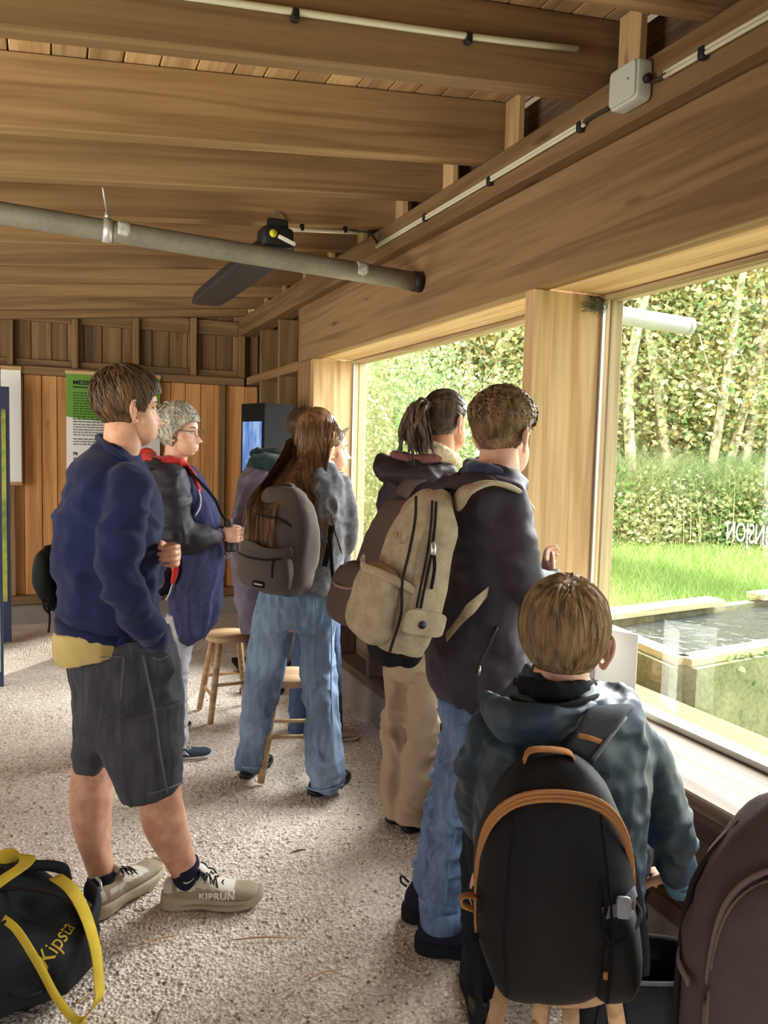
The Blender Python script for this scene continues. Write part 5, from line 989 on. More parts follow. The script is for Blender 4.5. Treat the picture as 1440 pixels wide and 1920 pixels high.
stool(px(547, 1300, 3.62), 'round beech stool half hidden behind the legs of the long-haired girl', -.26, proto=st); stool(B0+RH*.022, 'round beech stool that the boy in the dark teal jacket sits on', .40, proto=st); stool(np.array([c[0], c[1], 0]), 'round beech stool carrying the large taupe backpack', .3, proto=st)

# open black tote on the floor
o = np.array([1.27, 1.41, 0]); g = tag(empty('tote_bag', o), 'open black tote bag on the floor between the seated boy and the sill', 'bag'); tb = [(.0, .10, .06), (.02, .125, .075), (.18, .135, .085), (.33, .14, .09)]
V, F = tube([o+Z3*z for z, a_, b_ in tb], [(a_, b_) for z, a_, b_ in tb], side=RH, n=32, sub=4, e=3.2); F = F[:-1]; me = mesh('body', V, F); folds(me, .006, (14, 14, 10), .0005, 66); put('body', me, M['black_cloth'], g)
obj('rim', tube([o+Z3*.332+RH*.14*math.copysign(abs(math.cos(t))**.62, math.cos(t))+FH*.09*math.copysign(abs(math.sin(t))**.62, math.sin(t)) for t in np.linspace(0, 2*PI, 25)], [.005]*25, n=8, cap=0), fabric('grey_rim', srgb(92, 92, 94)), g)
obj('strap', ribbon([o+Z3*.31-RH*.10-FH*.088, o+Z3*.20-RH*.13-FH*.12, o+Z3*.08-RH*.12-FH*.115], .025, .004, RH), M['strap_black'], g)

# leaflet standing on the sill
g = tag(empty('leaflet', (1.72, 2.27, ZS)), 'white folded leaflet standing on the sill behind the seated boy', 'leaflet')
for p, q in (((1.74, 2.30), (1.66, 2.13)), ((1.74, 2.305), (1.83, 2.13))):
    V = [(p[0], p[1], ZS+.002), (q[0], q[1], ZS+.002), (q[0], q[1], ZS+.30), (p[0], p[1], ZS+.30)]; n_ = nrm((q[1]-p[1], p[0]-q[0], 0))*.0009; V = [np.array(v) for v in V]; obj('page', ([v+n_ for v in V]+[v-n_ for v in V], [(0, 1, 2, 3), (7, 6, 5, 4), (0, 4, 5, 1), (1, 5, 6, 2), (2, 6, 7, 3), (3, 7, 4, 0)]), M['paper'], g, False)

# ---- ceiling fittings
M['pvc'] = fabric('grey_pvc', srgb(122, 118, 104), weave=60., big=8., var=.14, rough=.5, spec=.4, bump=.05); M['pvc_light'] = fabric('weathered_pvc', srgb(196, 200, 204), weave=80., big=9., var=.1, rough=.4, spec=.4, bump=.05)
pz = lambda x: 2.285-.0447*(x-1.62)
g = tag(empty('drain_pipe', (0, 3.49, 2.33)), 'grey plastic pipe slung across the room under the rafters', 'pipe'); obj('pipe', tube([(x, 3.49, pz(x)) for x in (-2.6, -1, .6, 1.575)], [.043]*4, n=28, sub=2), M['pvc'], g)
obj('collar', tube([(1.575, 3.49, pz(1.575)), (1.613, 3.49, pz(1.613))], [.047]*2, n=28, sub=1), M['black'], g)
for x in (.225, 1.25): obj('glue_ring', tube([(x+.035, 3.49, pz(x)), (x+.062, 3.49, pz(x)), (x+.085, 3.49, pz(x))], [.0436, .0445, .0436], n=28, sub=2), fabric('white_glue', srgb(196, 196, 186), weave=60., big=30., c2=srgb(130, 134, 134)), g)
cl = obj('clamp', tube([(.205, 3.49, pz(.2)), (.24, 3.49, pz(.24))], [.0475]*2, n=28, sub=1), M['grey_metal'], g); obj('clamp_bolt', tube([(.222, 3.49, pz(.22)+.045), (.222, 3.49, pz(.22)+.07)], [.011]*2, n=10, sub=1), M['grey_metal'], cl); obj('hanger_rod', tube([(.222, 3.49, pz(.22)+.06), (.20, 3.40, zr(.2)-.003)], [.0035]*2, n=8, sub=1), M['grey_metal'], g)
g = tag(empty('outlet_pipe', (2.4, 3.49, 2.24)), 'pale grey pipe end sticking out over the water outside the post', 'pipe'); obj('pipe', tube([(x, 3.49, pz(x)) for x in (1.72, 2.4, 3.10, 3.215)], [.047]*4, n=30, sub=2), M['pvc_light'], g); obj('end_cap', tube([(3.215, 3.49, pz(3.2)), (3.245, 3.49, pz(3.24)), (3.255, 3.49, pz(3.25))], [.0485, .0485, .030], n=30, sub=1), M['pvc_light'], g); obj('coupling', tube([(2.63, 3.49, pz(2.63)), (2.68, 3.49, pz(2.68))], [.0485]*2, n=30, sub=1), M['pvc'], g)

a, b_ = gz(522, 460, 2.385), gz(384, 566, 2.385); dr = nrm(b_-a); s_ = nrm(np.cross(dr, Z3)); g = tag(empty('infrared_heater', a), 'black infrared ceiling heater hanging under the rafters near the pipe', 'heater'); lh = np.linalg.norm(b_-a)
M['heater'] = mat('heater_black', srgb(38, 40, 42), .5, .4); obj('body', xf(superell(.20, lh, .07, 7, 28, 10), (a+dr*lh/2, s_, dr, nrm(Z3+s_*.25))), M['heater'], g, False)
obj('end_housing', xf(superell(.15, .12, .10, 5, 24, 12), (a+dr*.05+Z3*.035, s_, dr, Z3)), M['black'], g); obj('bracket', xf(superell(.10, .012, .10, 6, 20, 10), (a+dr*.02+Z3*.07, s_, dr, Z3)), M['black'], g); obj('bracket', xf(superell(.012, .10, .06, 6, 16, 10), (a+dr*.9*lh+Z3*.06, s_, dr, Z3)), M['black'], g)
tg = a-dr*.012+Z3*.035; lb = obj('rating_label', xf(superell(.085, .004, .018, 8, 16, 6), (tg+s_*.035-Z3*.012, nrm(s_*1-Z3*.35), -dr, nrm(Z3+s_*.35))), M['paper'], g); obj('warning_dot', tube([tg-s_*.028+Z3*.01, tg-s_*.028+Z3*.01-dr*.006], [.017]*2, n=20, sub=1), mat('yellow_sticker', srgb(214, 208, 60), .5), g)
obj('cable', tube([a+Z3*.07-s_*.02, ony(508, 412, 3.84), ony(518, 397, 3.835), ony(530, 406, 3.835), ony(540, 428, 3.84)], [.005]*5, n=8), fabric('grey_cable', srgb(120, 116, 104), rough=.5), g)
def conduit(name, label, P, r=.008, clips=(), twin=0.0, up=(0, 0, 1), cable=None, body_=M['alu']):
    g = tag(empty(name, P[0]), label, 'conduit'); U = np.array(up, float)
    for k in range(2 if twin else 1): obj('tube', tube([p-U*twin*k for p in P], [r]*len(P), n=10, sub=3), body_, g)
    for p in clips: obj('clip', xf(superell(.022, .022, .034, 5, 12, 8), (p, nrm(P[-1]-P[0]), nrm(np.cross(P[-1]-P[0], U)), U)), M['black'], g)
    if cable is not None: obj('cable', tube(cable, [.006]*len(cable), n=8), fabric('dark_cable', srgb(70, 64, 56), rough=.6), g)
M['tube_pale'] = mat('pale_conduit', srgb(206, 204, 180), .35, .5)
conduit('heater_conduit', 'short pale conduit clipped to a rafter beside the black heater', [ony(541, 430, 3.838), ony(672, 436, 3.838)], .010, [ony(566, 427, 3.838), ony(647, 431, 3.838)], cable=[ony(655, 432, 3.838), ony(690, 436, 3.80), onx(704, 450, 1.55), onx(708, 460, 1.548)], body_=M['tube_pale'])
conduit('plate_conduit', 'long thin conduit clipped along the wall plate left of the junction box', [onx(706, 460, 1.55), onx(900, 345, 1.55), onx(1097, 226, 1.55)], .0058, [onx(797, 408, 1.55), onx(918, 340, 1.55), onx(1088, 238, 1.55)], .0115, cable=[onx(1094, 229, 1.55), onx(1115, 216, 1.548), onx(1142, 202, 1.55)], body_=M['tube_pale'])
conduit('corner_conduit', 'thin conduit on the wall plate right of the junction box', [onx(1246, 136, 1.55), onx(1345, 78, 1.55), onx(1480, 0, 1.55)], .0058, [onx(1318, 100, 1.55)], .0115, cable=[onx(1205, 152, 1.545), onx(1228, 152, 1.55), onx(1250, 138, 1.55)], body_=M['tube_pale'])
conduit('rafter_conduit', 'bright conduit running along the nearest full rafter at the top', [ony(300, -14, 2.143), ony(553, 22, 2.143), ony(878, 68, 2.143), ony(1082, 92, 2.143)], .0095, [ony(553, 29, 2.143), ony(878, 72, 2.143)], body_=M['tube_pale'])
ya, yb = onx(1143, 170, 1.508)[1], onx(1196, 140, 1.508)[1]; yc, zc = (ya+yb)/2, onx(1170, 158, 1.508)[2]; g = tag(empty('junction_box', (1.53, yc, zc)), 'square pale junction box screwed to the wall plate', 'junction box')
obj('box', xf(superell(.052, ya-yb, .112, 9, 28, 14), ((1.534, yc, zc), (1, 0, 0), (0, 1, 0), (0, 0, 1))), M['white_plastic'], g); obj('lid', xf(superell(.010, ya-yb-.012, .100, 9, 28, 14), ((1.506, yc, zc), (1, 0, 0), (0, 1, 0), (0, 0, 1))), M['white_plastic'], g)
obj('screw', tube([(1.502, yc-.03, zc+.004), (1.499, yc-.03, zc+.004)], [.0035]*2, n=10, sub=1), M['ink_soft'], g); obj('gland', tube([(1.536, yb+.002, zc-.004), (1.536, yb-.014, zc-.004)], [.012]*2, n=12, sub=1), M['black'], g)

# ---- posters, banner, screen kiosk
def poster(label, x0, x1, z0, z1, y, body_):
    g = tag(empty('poster', ((x0+x1)/2, y, z0)), label, 'poster'); sh = obj('sheet', box(x0, x1, y, y+.003, z0, z1), M['paper'], g, False)
    for z in (z1-.001, z0-.028): beamb('hanging_bar', x0-.008, x1+.008, y-.008, y+.012, z, z+.030, M['timber_pale'], g)
    body_(sh, x0, x1, z0, z1, y-.0012); return g
def lines(parent, x0, x1, z, n, dz, h, y, m, name='printed_lines', seed=1):
    R = np.random.RandomState(seed); P = []
    for i in range(n):
        x = x0; e = x0+(x1-x0)*(.84+.16*R.rand())
        while x < e-.01: w_ = .012+.03*R.rand(); P.append(box(x, min(x+w_, e), y, y+.0008, z-i*dz-h, z-i*dz)); x += w_+.006
    o_ = obj(name, join(P), m, parent, False); o_['kind'] = 'stuff'; return o_
M['poster_green'] = mat('poster_green', srgb(112, 160, 66), .8); M['ink_green'] = mat('green_ink', srgb(52, 84, 36), .8)
def p1(sh, x0, x1, z0, z1, y):
    cx, N_ = (x0+x1)/2+.02, 24; P = [(x0, y, z1-.001), (x1, y, z1-.001)]; arcs = [(x1+(x0-x1)*t, y, z1-.30-.085*math.sqrt(max(0, 1-((x1+(x0-x1)*t-cx-.1)/.62)**2))) for t in np.linspace(0, 1, N_)]; V = P+arcs; V2 = [(a, b+.001, c) for a, b, c in V]; n = len(V)
    obj('green_field', (V+V2, [tuple(range(n-1, -1, -1)), tuple(range(n, 2*n))]+[(i, (i+1) % n, n+(i+1) % n, n+i) for i in range(n)]), M['poster_green'], sh, False); y -= .0008
    text('lettering', 'MEZEN', .046, (x0+.052, y, z1-.085), (1, 0, 0), (0, 0, 1), M['ink'], sh, .0018, 1.12); obj('rule', box(x0+.05, x1-.25, y, y+.0008, z1-.112, z1-.102), M['ink'], sh, False)
    lines(sh, x0+.052, x0+.34, z1-.15, 12, .0215, .0085, y, M['ink_green'], seed=2); lines(sh, x0+.052, x0+.50, z1-.41, 5, .0215, .0085, y, M['ink_soft'], seed=3); lines(sh, x0+.052, x0+.55, z1-.53, 3, .0215, .0095, y, M['ink_soft'], seed=4)
    text('lettering', 'FR', .034, (x0+.052, y, z1-.668), (1, 0, 0), (0, 0, 1), M['ink'], sh, .0012); text('lettering', 'D', .034, (x0+.36, y, z1-.668), (1, 0, 0), (0, 0, 1), M['ink'], sh, .0012)
    for k_, t in enumerate(('LES MÉSANGES', 'PENDANT LES SAISONS', 'EN AUTOMNE')): text('lettering', t, .024, (x0+.052, y, z1-.705-.021*k_), (1, 0, 0), (0, 0, 1), M['ink'], sh, .0009)
    for k_, t in enumerate(('MEISEN', 'MIT TIERE')): text('lettering', t, .024, (x0+.36, y, z1-.705-.021*k_), (1, 0, 0), (0, 0, 1), M['ink'], sh, .0009)
    obj('rule', box(x0+.05, x0+.34, y, y+.0008, z1-.772, z1-.768), M['ink'], sh, False); obj('rule', box(x0+.36, x1-.06, y, y+.0008, z1-.772, z1-.768), M['ink'], sh, False)
    lines(sh, x0+.052, x0+.33, z1-.79, 13, .0165, .0065, y, M['ink_soft'], seed=5); lines(sh, x0+.36, x1-.06, z1-.79, 13, .0165, .0065, y, M['ink_soft'], seed=6)
    pm = fabric('printed_photo', srgb(120, 124, 110), weave=40., big=9., bump=0., c2=srgb(28, 30, 28)); obj('printed_photo', box(x0+.052, x0+.40, y, y+.0008, z0+.05, z1-1.02), pm, sh, False)
poster('white poster with a green top field headed MEZEN on the far wall', .135, .885, .72, 2.056, YF-.03, p1)
def p2(sh, x0, x1, z0, z1, y):
    obj('rule', box(x1-.46, x1-.115, y, y+.0008, z1-.148, z1-.138), M['ink'], sh, False)
    for a, n, w_ in ((.18, 2, .18), (.26, 4, .17), (.34, 1, .16), (.39, 5, .15), (.59, 7, .13), (.80, 10, .12)): lines(sh, x1-.42, x1-w_+.03, z1-a, n, .0185, .007, y, M['ink_soft'], seed=int(a*100))
poster('narrow white text poster hanging at the left end of the far wall', -.86, -.205, 1.16, 2.06, YF-.03, p2)
M['banner_navy'] = mat('banner_navy', srgb(44, 52, 78), .6); M['banner_print'] = fabric('banner_print', srgb(190, 190, 84), weave=14., big=3., var=.1, bump=0., c2=srgb(84, 104, 72)); M['banner_pale'] = fabric('banner_pale', srgb(170, 180, 160), weave=18., big=5., bump=0., c2=srgb(96, 110, 96))
g = tag(empty('display_board', (-.36, 5.31, 0)), 'navy-framed display board with pale green print at the left edge', 'display board'); obj('frame', box(-.46, -.262, 5.29, 5.33, .0, 1.93), M['banner_navy'], g, False); obj('printed_panel', box(-.446, -.276, 5.284, 5.2895, .10, 1.9), M['banner_pale'], g, False)
g = tag(empty('display_board', (-.41, 6.44, 0)), 'second display board with yellow-green print just behind the first at the left edge', 'display board'); obj('frame', xf(box(-.3, 0, 0, .04, .02, 1.88), ((-.262, 6.42, 0), (1, 0, 0), (0, 1, 0), (0, 0, 1))), M['banner_navy'], g, False); obj('printed_panel', box(-.54, -.285, 6.414, 6.4195, .32, 1.72), M['banner_print'], g, False)
# kiosk with the lit screen
cn = px(496, 800, 5.2); f1, f2 = nrm(-RH*.62+FH*.78), nrm(RH*.75+FH*.66); zt, zb = px(496, 755, 5.2)[2], 1.05; g = tag(empty('screen_kiosk', (cn[0]+.1, cn[1]+.25, 0)), 'black screen kiosk with a blue-lit upright display in the dark corner', 'kiosk')
M['kiosk'] = mat('kiosk_black', srgb(11, 11, 12), .7, .15); c0 = np.array([cn[0], cn[1], 0]); obj('housing', xf(box(0, 1, 0, 1, zb, zt), (c0, f1*.31, f2*.22, Z3)), M['kiosk'], g, False); pc = c0+f1*.155+f2*.11; obj('pedestal', box(pc[0]-.06, pc[0]+.06, pc[1]-.06, pc[1]+.06, .03, zb), M['kiosk'], g, False); obj('base_plate', box(pc[0]-.18, pc[0]+.18, pc[1]-.18, pc[1]+.18, .0, .03), M['kiosk'], g, False)
def screen_mat():
    m = mat('lit_screen', (0, 0, 0, 1), .3, .4); t = NT(m); v = t.coords((26, 26, 5)); a = t.n('TexNoise', Scale=1.0, Detail=4.0); t.l(v, a.inputs['Vector']); c_ = t.ramp(a.outputs['Fac'], [(.3, srgb(54, 92, 170)), (.5, srgb(110, 154, 222)), (.7, srgb(190, 214, 245))]); t.l(c_, t.b.inputs['Emission Color']); t.b.inputs['Emission Strength'].default_value = .8; return m
n1 = nrm(np.cross(f1, Z3)); n1 = -n1 if n1@f2 > 0 else n1; z0_, z1_ = px(470, 885, 5.28)[2], px(470, 790, 5.28)[2]; sc = obj('screen', xf(box(.03, .28, 0, .004, z0_, z1_), (c0+n1*.002, f1, n1, Z3)), screen_mat(), g, False)
br = [tube([c0+n1*.008+f1*a_+Z3*b_ for a_, b_ in q], [.0022]*len(q), n=5) for q in ([(.10, z1_-.03), (.13, z1_-.12), (.17, z1_-.2), (.24, z1_-.24)], [(.13, z1_-.12), (.10, z1_-.22), (.08, z1_-.34)], [(.05, z1_-.1), (.12, z1_-.16), (.2, z1_-.13)])]
# ------------------------------------------------------------------ outside: water tank, grass, thicket, wood
def ground_mat():
    m = mat('meadow_soil', srgb(120, 120, 70), .95, .1); t = NT(m); v = t.coords((1, 1, 1)); a = t.n('TexNoise', Scale=3.0, Detail=5.0); t.l(v, a.inputs['Vector']); t.l(t.ramp(a.outputs['Fac'], [(.3, srgb(92, 110, 50)), (.7, srgb(150, 160, 84))]), t.b.inputs['Base Color']); return m
gf = lambda V: .06*vnoise(V*np.array([.4, .4, 1]))
V, Fq = grid(2.0, 60, -30, 60, 60, 80, gf); V[:, 2] -= .02
gr = put('ground', quadmesh('ground', V, Fq), ground_mat()); gr['kind'] = 'structure'
V, Fq = grid(-40, -3.4, -30, 60, 30, 40, gf); V[:, 2] -= .02; gr2 = put('ground_side', quadmesh('ground_side', V, Fq), M['gravel']); gr2['kind'] = 'structure'; gr2.name = 'ground'
# tank
C0, C1, C2, C3 = np.array([2.94, 3.08]), np.array([3.06, 4.04]), np.array([5.9, 4.5]), np.array([5.8, 3.56])
M['tank_wall'] = fabric('mossy_concrete', srgb(168, 164, 128), weave=40., big=6., var=.2, bump=.4, c2=srgb(104, 112, 74)); M['rim'] = wood('rim_board', srgb(222, 208, 164), srgb(176, 160, 116), vary=.08)
def quadbox(P, z0, z1): V = [(x, y, z0) for x, y in P]+[(x, y, z1) for x, y in P]; return V, [(3, 2, 1, 0), (4, 5, 6, 7)]+[(i, (i+1) % 4, 4+(i+1) % 4, 4+i) for i in range(4)]
tk = tag(empty('water_tank', (4.3, 3.8, 0)), 'open concrete water tank with pale board rims outside the window', 'tank')
def offs(a, b, w_): n = nrm([-(b-a)[1], (b-a)[0], 0])[:2]*w_; return [a, b, b+n, a+n]
for a, b in ((C0, C1), (C3, C0), (C1, C2), (C2, C3)):
    obj('wall', quadbox(offs(a, b, .08) if (a is not C0 and a is not C1) else offs(b, a, -.08), -.1, .455), M['tank_wall'], tk, False)
for a, b in ((C0, C1), (C3, C0)):
    q = .055*nrm([*(b-a), 0])[:2]; beam('rim_board', (*(a-q*0), .478), (*(b+q*0), .478), .10, .044, M['rim'], tk)
for a, b in ((C1-.0, C1+(C2-C1)*.44), (C1+(C2-C1)*.60, C2)): beam('rim_board', (*a, .50), (*b, .50), .15, .045, M['rim'], tk)
beam('corner_panel', (3.018, 3.74, .15), (3.055, 4.02, .15), .03, .62, M['timber_out'], tk)
wm = mat('tank_water', srgb(56, 60, 58), .08, .5); t_ = NT(wm); v_ = t_.coords((1, 1, 1)); a_ = t_.n('TexNoise', Scale=9.0, Detail=4.0, Distortion=1.0); t_.l(v_, a_.inputs['Vector']); t_.bump(a_.outputs['Fac'], .55, .05); wt = obj('water', quadbox([C0+.05, C1+np.array([.06, -.05]), C2-.06, C3+np.array([-.06, .05])], .40, .43), wm, tk, False)
beamb('marker_block', 4.85, 4.93, 4.10, 4.16, .43, .55, M['rim'], tk)
sh_ = tag(beamb('stone_shelf', 2.06, 2.76, -2.5, 6.5, -.1, .345, fabric('brown_wet_stone', srgb(150, 128, 96), weave=30., big=5., var=.2, bump=.5), None, .01), 'brown wet stone shelf running along the foot of the window outside', 'shelf')
# leaves
def leaf_mesh(n, seed, spread, size, down=.3, long_=1.6, fn=None):
    """n folded leaves scattered in an ellipsoidal volume"""
    R = np.random.RandomState(seed); P = R.randn(n, 3); P /= np.linalg.norm(P, axis=1)[:, None]; P *= (R.rand(n)**.4)[:, None]*np.array(spread)
    if fn is not None: P = fn(P, R)
    A = R.randn(n, 3); A[:, 2] -= down; A /= np.linalg.norm(A, axis=1)[:, None]; B = np.cross(A, R.randn(n, 3)+np.array([0, 0, .8])); B /= np.linalg.norm(B, axis=1)[:, None]+1e-9; N = np.cross(A, B); s = size*(.6+.8*R.rand(n))[:, None]
    a = P; b = P+A*s*long_*.5+B*s*.5+N*s*.12; c = P+A*s*long_; d_ = P+A*s*long_*.5-B*s*.5+N*s*.12; V = np.stack([a, b, c, d_], 1).reshape(-1, 3); q = np.arange(n)*4
    return V, np.concatenate([np.stack([q, q+1, q+2], 1), np.stack([q, q+2, q+3], 1)])
def leafmat(name, c, c2, c3):
    m = mat(name, c, .6, .3); t = NT(m); v = t.coords((1, 1, 1), rnd=True); a = t.n('TexNoise', Scale=3.5, Detail=3.0); t.l(v, a.inputs['Vector']); w_ = t.n('TexWhiteNoise'); g_ = t.n('NewGeometry'); t.l(g_.outputs['Random Per Island'], w_.inputs['Vector']); f_ = t.mix(a.outputs['Fac'], g_.outputs['Random Per Island'], .55)
    cc = t.ramp(f_, [(.2, c2), (.5, c), (.8, c3)]); t.l(cc, t.b.inputs['Base Color']); tr = t.n('BsdfTranslucent'); t.l(cc, tr.inputs['Color']); mx = t.n('MixShader'); mx.inputs[0].default_value = .40; out = [x for x in t.t.nodes if x.type == 'OUTPUT_MATERIAL'][0]; t.l(t.b.outputs[0], mx.inputs[1]); t.l(tr.outputs[0], mx.inputs[2]); t.l(mx.outputs[0], out.inputs[0]); return m
M['leaf_y'] = leafmat('alder_leaves', srgb(190, 196, 138), srgb(142, 154, 96), srgb(226, 226, 180)); M['leaf_g'] = leafmat('hazel_leaves', srgb(158, 182, 122), srgb(108, 138, 82), srgb(206, 218, 166)); M['leaf_b'] = leafmat('bramble_leaves', srgb(122, 160, 92), srgb(78, 116, 60), srgb(172, 200, 126)); M['leaf_a'] = leafmat('autumn_leaves', srgb(214, 194, 124), srgb(176, 154, 92), srgb(232, 216, 160))
M['reed'] = leafmat('reed_blades', srgb(178, 198, 140), srgb(134, 164, 108), srgb(218, 224, 178)); M['straw'] = leafmat('dry_stalks', srgb(206, 190, 134), srgb(166, 146, 96), srgb(228, 218, 172)); M['grass'] = leafmat('grass_blades', srgb(176, 204, 112), srgb(140, 176, 84), srgb(212, 224, 150))
def bark():
    m = mat('pale_bark', srgb(186, 178, 146), .9, .15); t = NT(m); v = t.coords((7, 7, 1.6), rnd=True); a = t.n('TexNoise', Scale=2.5, Detail=5.0); t.l(v, a.inputs['Vector']); t.l(t.ramp(a.outputs['Fac'], [(.3, srgb(126, 118, 90)), (.5, srgb(178, 168, 138)), (.7, srgb(212, 204, 178))]), t.b.inputs['Base Color']); t.bump(a.outputs['Fac'], .5, .02); return m
M['bark'] = bark()
LM = {k: quadmesh('foliage_'+k, *leaf_mesh(n, s, sp, sz, dn, lg), smooth=False) for k, n, s, sp, sz, dn, lg in (('crown', 2600, 1, (1.5, 1.5, 2.6), .062, .3, 1.5), ('crown_b', 2600, 2, (1.7, 1.7, 2.2), .058, .3, 1.5), ('bush', 2400, 3, (.95, .95, .75), .050, .2, 1.5), ('bush_b', 2200, 4, (.8, .8, .9), .056, .2, 1.4))}
LM['sprig'] = quadmesh('foliage_sprig', *leaf_mesh(1100, 12, (1.7, 1.7, 1.9), .06, .3, 1.5), smooth=False)
FM = {}
def folm(k, m):
    if (k, m) not in FM: me = LM[k].copy(); me.materials.append(M[m]); FM[(k, m)] = me
    return FM[(k, m)]
TRK = []
for s in range(6):
    R = np.random.RandomState(60+s); x = np.cumsum(R.randn(8, 2)*.10, axis=0); P = [(x[i, 0]+.02*i*R.randn(), x[i, 1], -.1+i*1.05) for i in range(8)]; parts = [tube(P, [.060-.005*i for i in range(8)], n=10, sub=3)]
    for b_i in range(5):
        i = 2+R.randint(5); a = R.rand()*6.28; p0 = np.array(P[i]); L_ = .7+R.rand()*.9; parts.append(tube([p0, p0+np.array([math.cos(a)*.4*L_, math.sin(a)*.4*L_, .35*L_]), p0+np.array([math.cos(a)*.8*L_, math.sin(a)*.8*L_, .9*L_])], [.022, .015, .006], n=6, sub=3))
    me = mesh('trunk', *join(parts)); me.materials.append(M['bark']); TRK.append(me)
def tree(i, x, y, trunk, crown, lm, label, sc=1.0, zc=4.2, group=None, thick=1.0, low=True):
    r = random.Random(i); t = tag(empty('tree', (x, y, 0), r.random()*6.28), label, 'tree', group)
    o = bpy.data.objects.new('trunk', TRK[trunk]); COL.objects.link(o); o.parent = t; o.scale = (sc*thick, sc*thick, sc)
    for j, (k, z) in enumerate(((crown, zc), (('crown_b' if crown == 'crown' else 'crown') if low else 'sprig', zc-(2.0 if low else 2.9)))):
        f_ = bpy.data.objects.new('foliage', folm(k, lm)); COL.objects.link(f_); f_.parent = t; f_.location = (r.uniform(-.3, .3), r.uniform(-.3, .3), z*sc); f_.rotation_euler = (0, 0, r.random()*6.28); f_.scale = (sc, sc, sc*(1 if j == 0 else .8))
    return t
KIND = ('tree with yellow-green leaves', 'tree with fresh green leaves', 'tree with yellowing leaves')
ORD = ('first', 'second', 'third', 'fourth', 'fifth', 'sixth', 'seventh', 'eighth', 'ninth', 'tenth', 'eleventh')
def place(dist, uu): return FH*dist+RH*dist*((uu-720)/F_PX)
n_ = 0; R = np.random.RandomState(17)
for row, (dist, us) in enumerate(((14.0, (1140, 1205, 1262, 1300, 1352, 1412)), (15.6, (690, 745, 800, 850, 905, 958, 1170, 1238, 1330, 1385, 1445)), (18, (660, 720, 780, 840, 900, 960, 1120, 1185, 1250, 1310, 1370, 1430, 1490)), (21.5, (640, 720, 800, 880, 960, 1100, 1160, 1230, 1300, 1370, 1440, 1510)), (26, (620, 700, 790, 880, 970, 1080, 1170, 1270, 1360, 1450, 1540)), (32, (600, 700, 800, 900, 1000, 1100, 1200, 1300, 1400, 1500, 1600)))):
    for u in us:
        p = place(dist+R.uniform(-.7, .7), u+R.uniform(-12, 12)); k = (n_*7+row) % 3; sc = 1.2+.3*R.rand() if row < 4 else 1.5+.4*R.rand(); far = u < 1040
        j_ = sorted([q for q in us if (q < 1040) == far]).index(u)
        lb = (KIND[k]+', '+ORD[j_]+' from left in the '+('nearest', 'second', 'third')[row]+' row, '+('far' if far else 'near')+' window') if row < 3 else KIND[k]+' in the depth of the wood'
        tree(n_, p[0], p[1], n_ % 6, 'crown' if n_ % 2 else 'crown_b', ('leaf_y', 'leaf_g', 'leaf_a')[k], lb, sc, (5.0 if row else 5.6), group='trees in the wood outside', thick=(1.25, 1.05, 1., 1., 1, 1)[row], low=row > 1); n_ += 1
# thicket
def bush(i, x, y, k, lm, label, s, z=.55, group=None):
    r = random.Random(i+400); o = bpy.data.objects.new('bush', folm(k, lm)); COL.objects.link(o); o.location = (x, y, z*s[2]); o.scale = s; o.rotation_euler = (0, 0, r.random()*6.28); return tag(o, label, 'bush', group)
i = 0
for row, (dist, us, hs) in enumerate(((12.6, range(1080, 1520, 58), .95), (14.2, range(1080, 1540, 84), 1.1), (16.5, range(640, 1560, 66), 1.9), (20, range(620, 1600, 80), 2.6))):
    for j_, u in enumerate(us):
        p = place(dist+R.uniform(-.3, .3), u+R.uniform(-12, 12)); g_ = R.rand() < (.85 if row < 2 else .5)
        lb = ('green bramble bush at the meadow edge beyond the tank, '+ORD[j_]+' from the left' if row == 0 else 'taller green bush behind the brambles, '+ORD[j_]+' from the left in its row') if row < 2 else ('tall leafy green bush between the trees outside' if g_ else 'tall yellow-green bush between the trees outside')
        bush(i, p[0], p[1], 'bush' if i % 2 else 'bush_b', 'leaf_b' if (row < 2 and g_) else ('leaf_g' if g_ else 'leaf_y'), lb, (1.15, 1.15, hs*R.uniform(.85, 1.15)), .58, ('bramble bushes', 'bushes behind the brambles', 'tall bushes in the wood', 'tall bushes in the wood')[row]); i += 1
LM['hedge'] = quadmesh('foliage_hedge', *leaf_mesh(5200, 9, (1.0, 1.0, 1.5), .034, .3, 1.5), smooth=False)
for row, (dist, us) in enumerate(((8.0, (680, 745, 810)), (9.8, (665, 735, 805, 875, 945)), (12, (650, 710, 770, 830, 890, 950)))):
    for j_, u in enumerate(us): p = place(dist+R.uniform(-.2, .2), u); o = bush(i, p[0], p[1], 'hedge', 'leaf_y' if i % 3 else 'leaf_g', 'sunlit hedge bush beyond the far window, '+ORD[j_]+' from the left in the '+('nearest', 'second', 'third')[row]+' row', (.95, .95, 1.05*R.uniform(.9, 1.05)+.12*row-(.36 if u > 790 else 0)), 1.32, 'hedge bushes by the far window'); i += 1
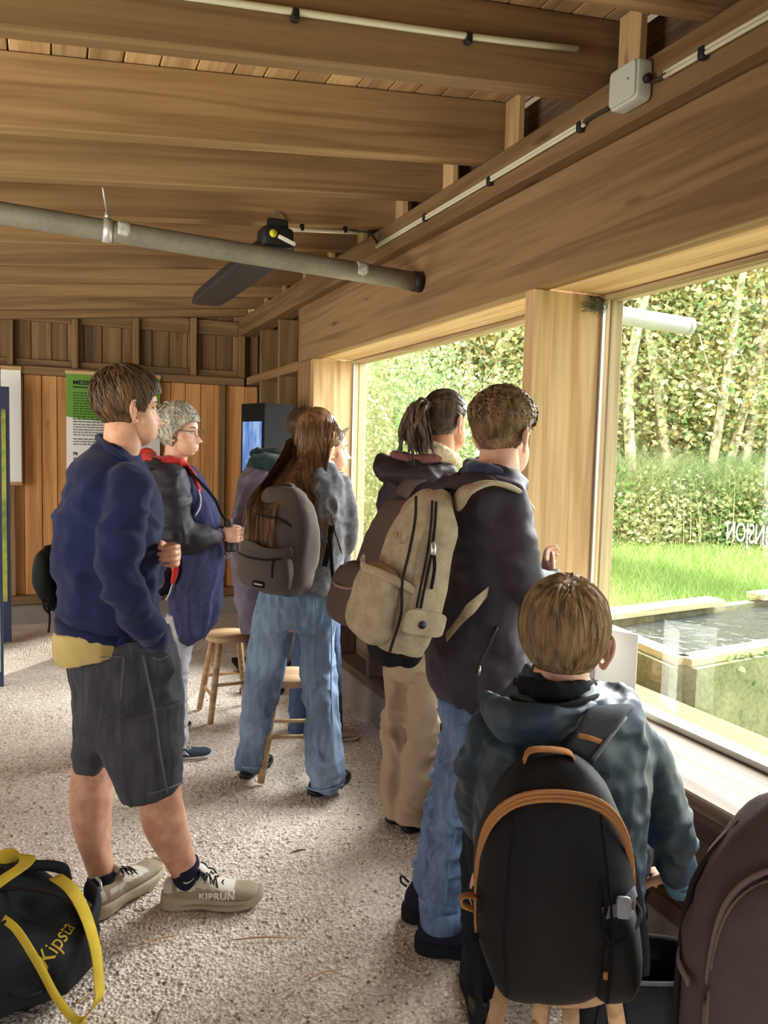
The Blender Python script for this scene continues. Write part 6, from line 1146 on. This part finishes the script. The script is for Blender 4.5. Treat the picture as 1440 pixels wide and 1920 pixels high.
# blades
def blades(P, h, w, lean, seed, seg=3):
    R = np.random.RandomState(seed); n = len(P); a = R.rand(n)*2*PI; L_ = np.stack([np.cos(a), np.sin(a), 0*a], 1)*(lean*(.3+R.rand(n)))[:, None]; H_ = h*(.55+.6*R.rand(n)); S = np.stack([-np.sin(a+R.randn(n)*.6), np.cos(a+R.randn(n)*.6), 0*a], 1)*w; out = []
    for k in range(seg+1):
        t = k/seg; c_ = P+L_*(t*t)*H_[:, None]+np.array([0, 0, 1.])*(H_*(t-.32*lean*t*t))[:, None]; ww = S*(1-t)**.7*.5; out += [c_-ww, c_+ww]
    V = np.stack(out, 1).reshape(-1, 3); b = (np.arange(n)*2*(seg+1))[:, None]; F_ = np.concatenate([b+np.array([[2*k, 2*k+1, 2*k+3, 2*k+2]]) for k in range(seg)]); return V, F_
def spread(n, d0, d1, u0, u1, seed):
    R = np.random.RandomState(seed); dd = d0+(d1-d0)*R.rand(n); uu = u0+(u1-u0)*R.rand(n); return FH*dd[:, None]+RH*(dd*(uu-720)/F_PX)[:, None]
P = spread(34000, 4.7, 13.2, 1060, 1560, 5); P = P[(P[:, 0] > 3.0) & ~((P[:, 0] < 6.0) & (P[:, 1] < 4.55+.16*(P[:, 0]-3)))]
tag(put('meadow_grass', quadmesh('meadow_grass', *blades(P, .30, .013, .5, 6)), M['grass']), 'bright sunlit grass between the water tank and the thicket', 'grass', kind='stuff')
P = spread(9000, 12.7, 14.8, 1085, 1520, 7); rd = put('reeds', quadmesh('reeds', *blades(P, 2.05, .026, .85, 8, 5)), M['reed']); tag(rd, 'tangle of arching reeds in front of the trees', 'reeds', kind='stuff')
P = spread(1800, 12.0, 15.0, 1085, 1520, 9); tag(put('dry_stalks', quadmesh('dry_stalks', *blades(P, 1.6, .014, .6, 10, 4)), M['straw']), 'thin dry yellow stalks among the reeds', 'reeds', kind='stuff')
# ivy on the tank's end wall
bdir = nrm([*(C3-C0), 0]); R = np.random.RandomState(33); n = 900; s_ = .25+R.rand(n)*1.9; zz = .46-R.rand(n)**1.5*(.06+.42*np.clip((s_-.2)/.5, 0, 1)); P0_ = np.array([*C0, 0])+bdir*s_[:, None]+np.array([.02, -.03, 0])*1.0; P0_[:, 2] = zz
iv = leaf_mesh(n, 34, (1, 1, 1), .036, .5, 1.3, lambda P, R: P0_+R.randn(n, 3)*.012); tag(put('ivy', quadmesh('ivy', *iv, smooth=False), M['leaf_b']), 'dark green ivy hanging over the end wall of the water tank', 'ivy', kind='stuff')
# sticker lettering on the glass, read from behind
M['sticker'] = leafmat('white_sticker', (.9, .92, .9, 1), (.88, .9, .88, 1), (.92, .94, .92, 1))
pA, pB = onx(1362, 1012, GX+.004), onx(1446, 1018, GX+.004); hgt = abs(onx(1366, 974, GX)[2]-onx(1366, 1012, GX)[2]); wd = np.linalg.norm(pB-pA)
lt = tag(empty('window_sticker', pA), 'white mirrored lettering stuck on the right window pane', 'sticker'); me = text_mesh('3NSJON', hgt*1.38, .0, .0, .95); V = co_of(me); mx = V[:, 0].max(); V[:, 0] = mx-V[:, 0]; V[:, 0] *= wd/mx; setco(me, np.stack([np.full(len(V), GX+.004), pA[1]-V[:, 0]*1.0+0*V[:, 1], pA[2]+V[:, 1]+V[:, 2]*0], 1)); put('lettering', me, M['sticker'], lt)
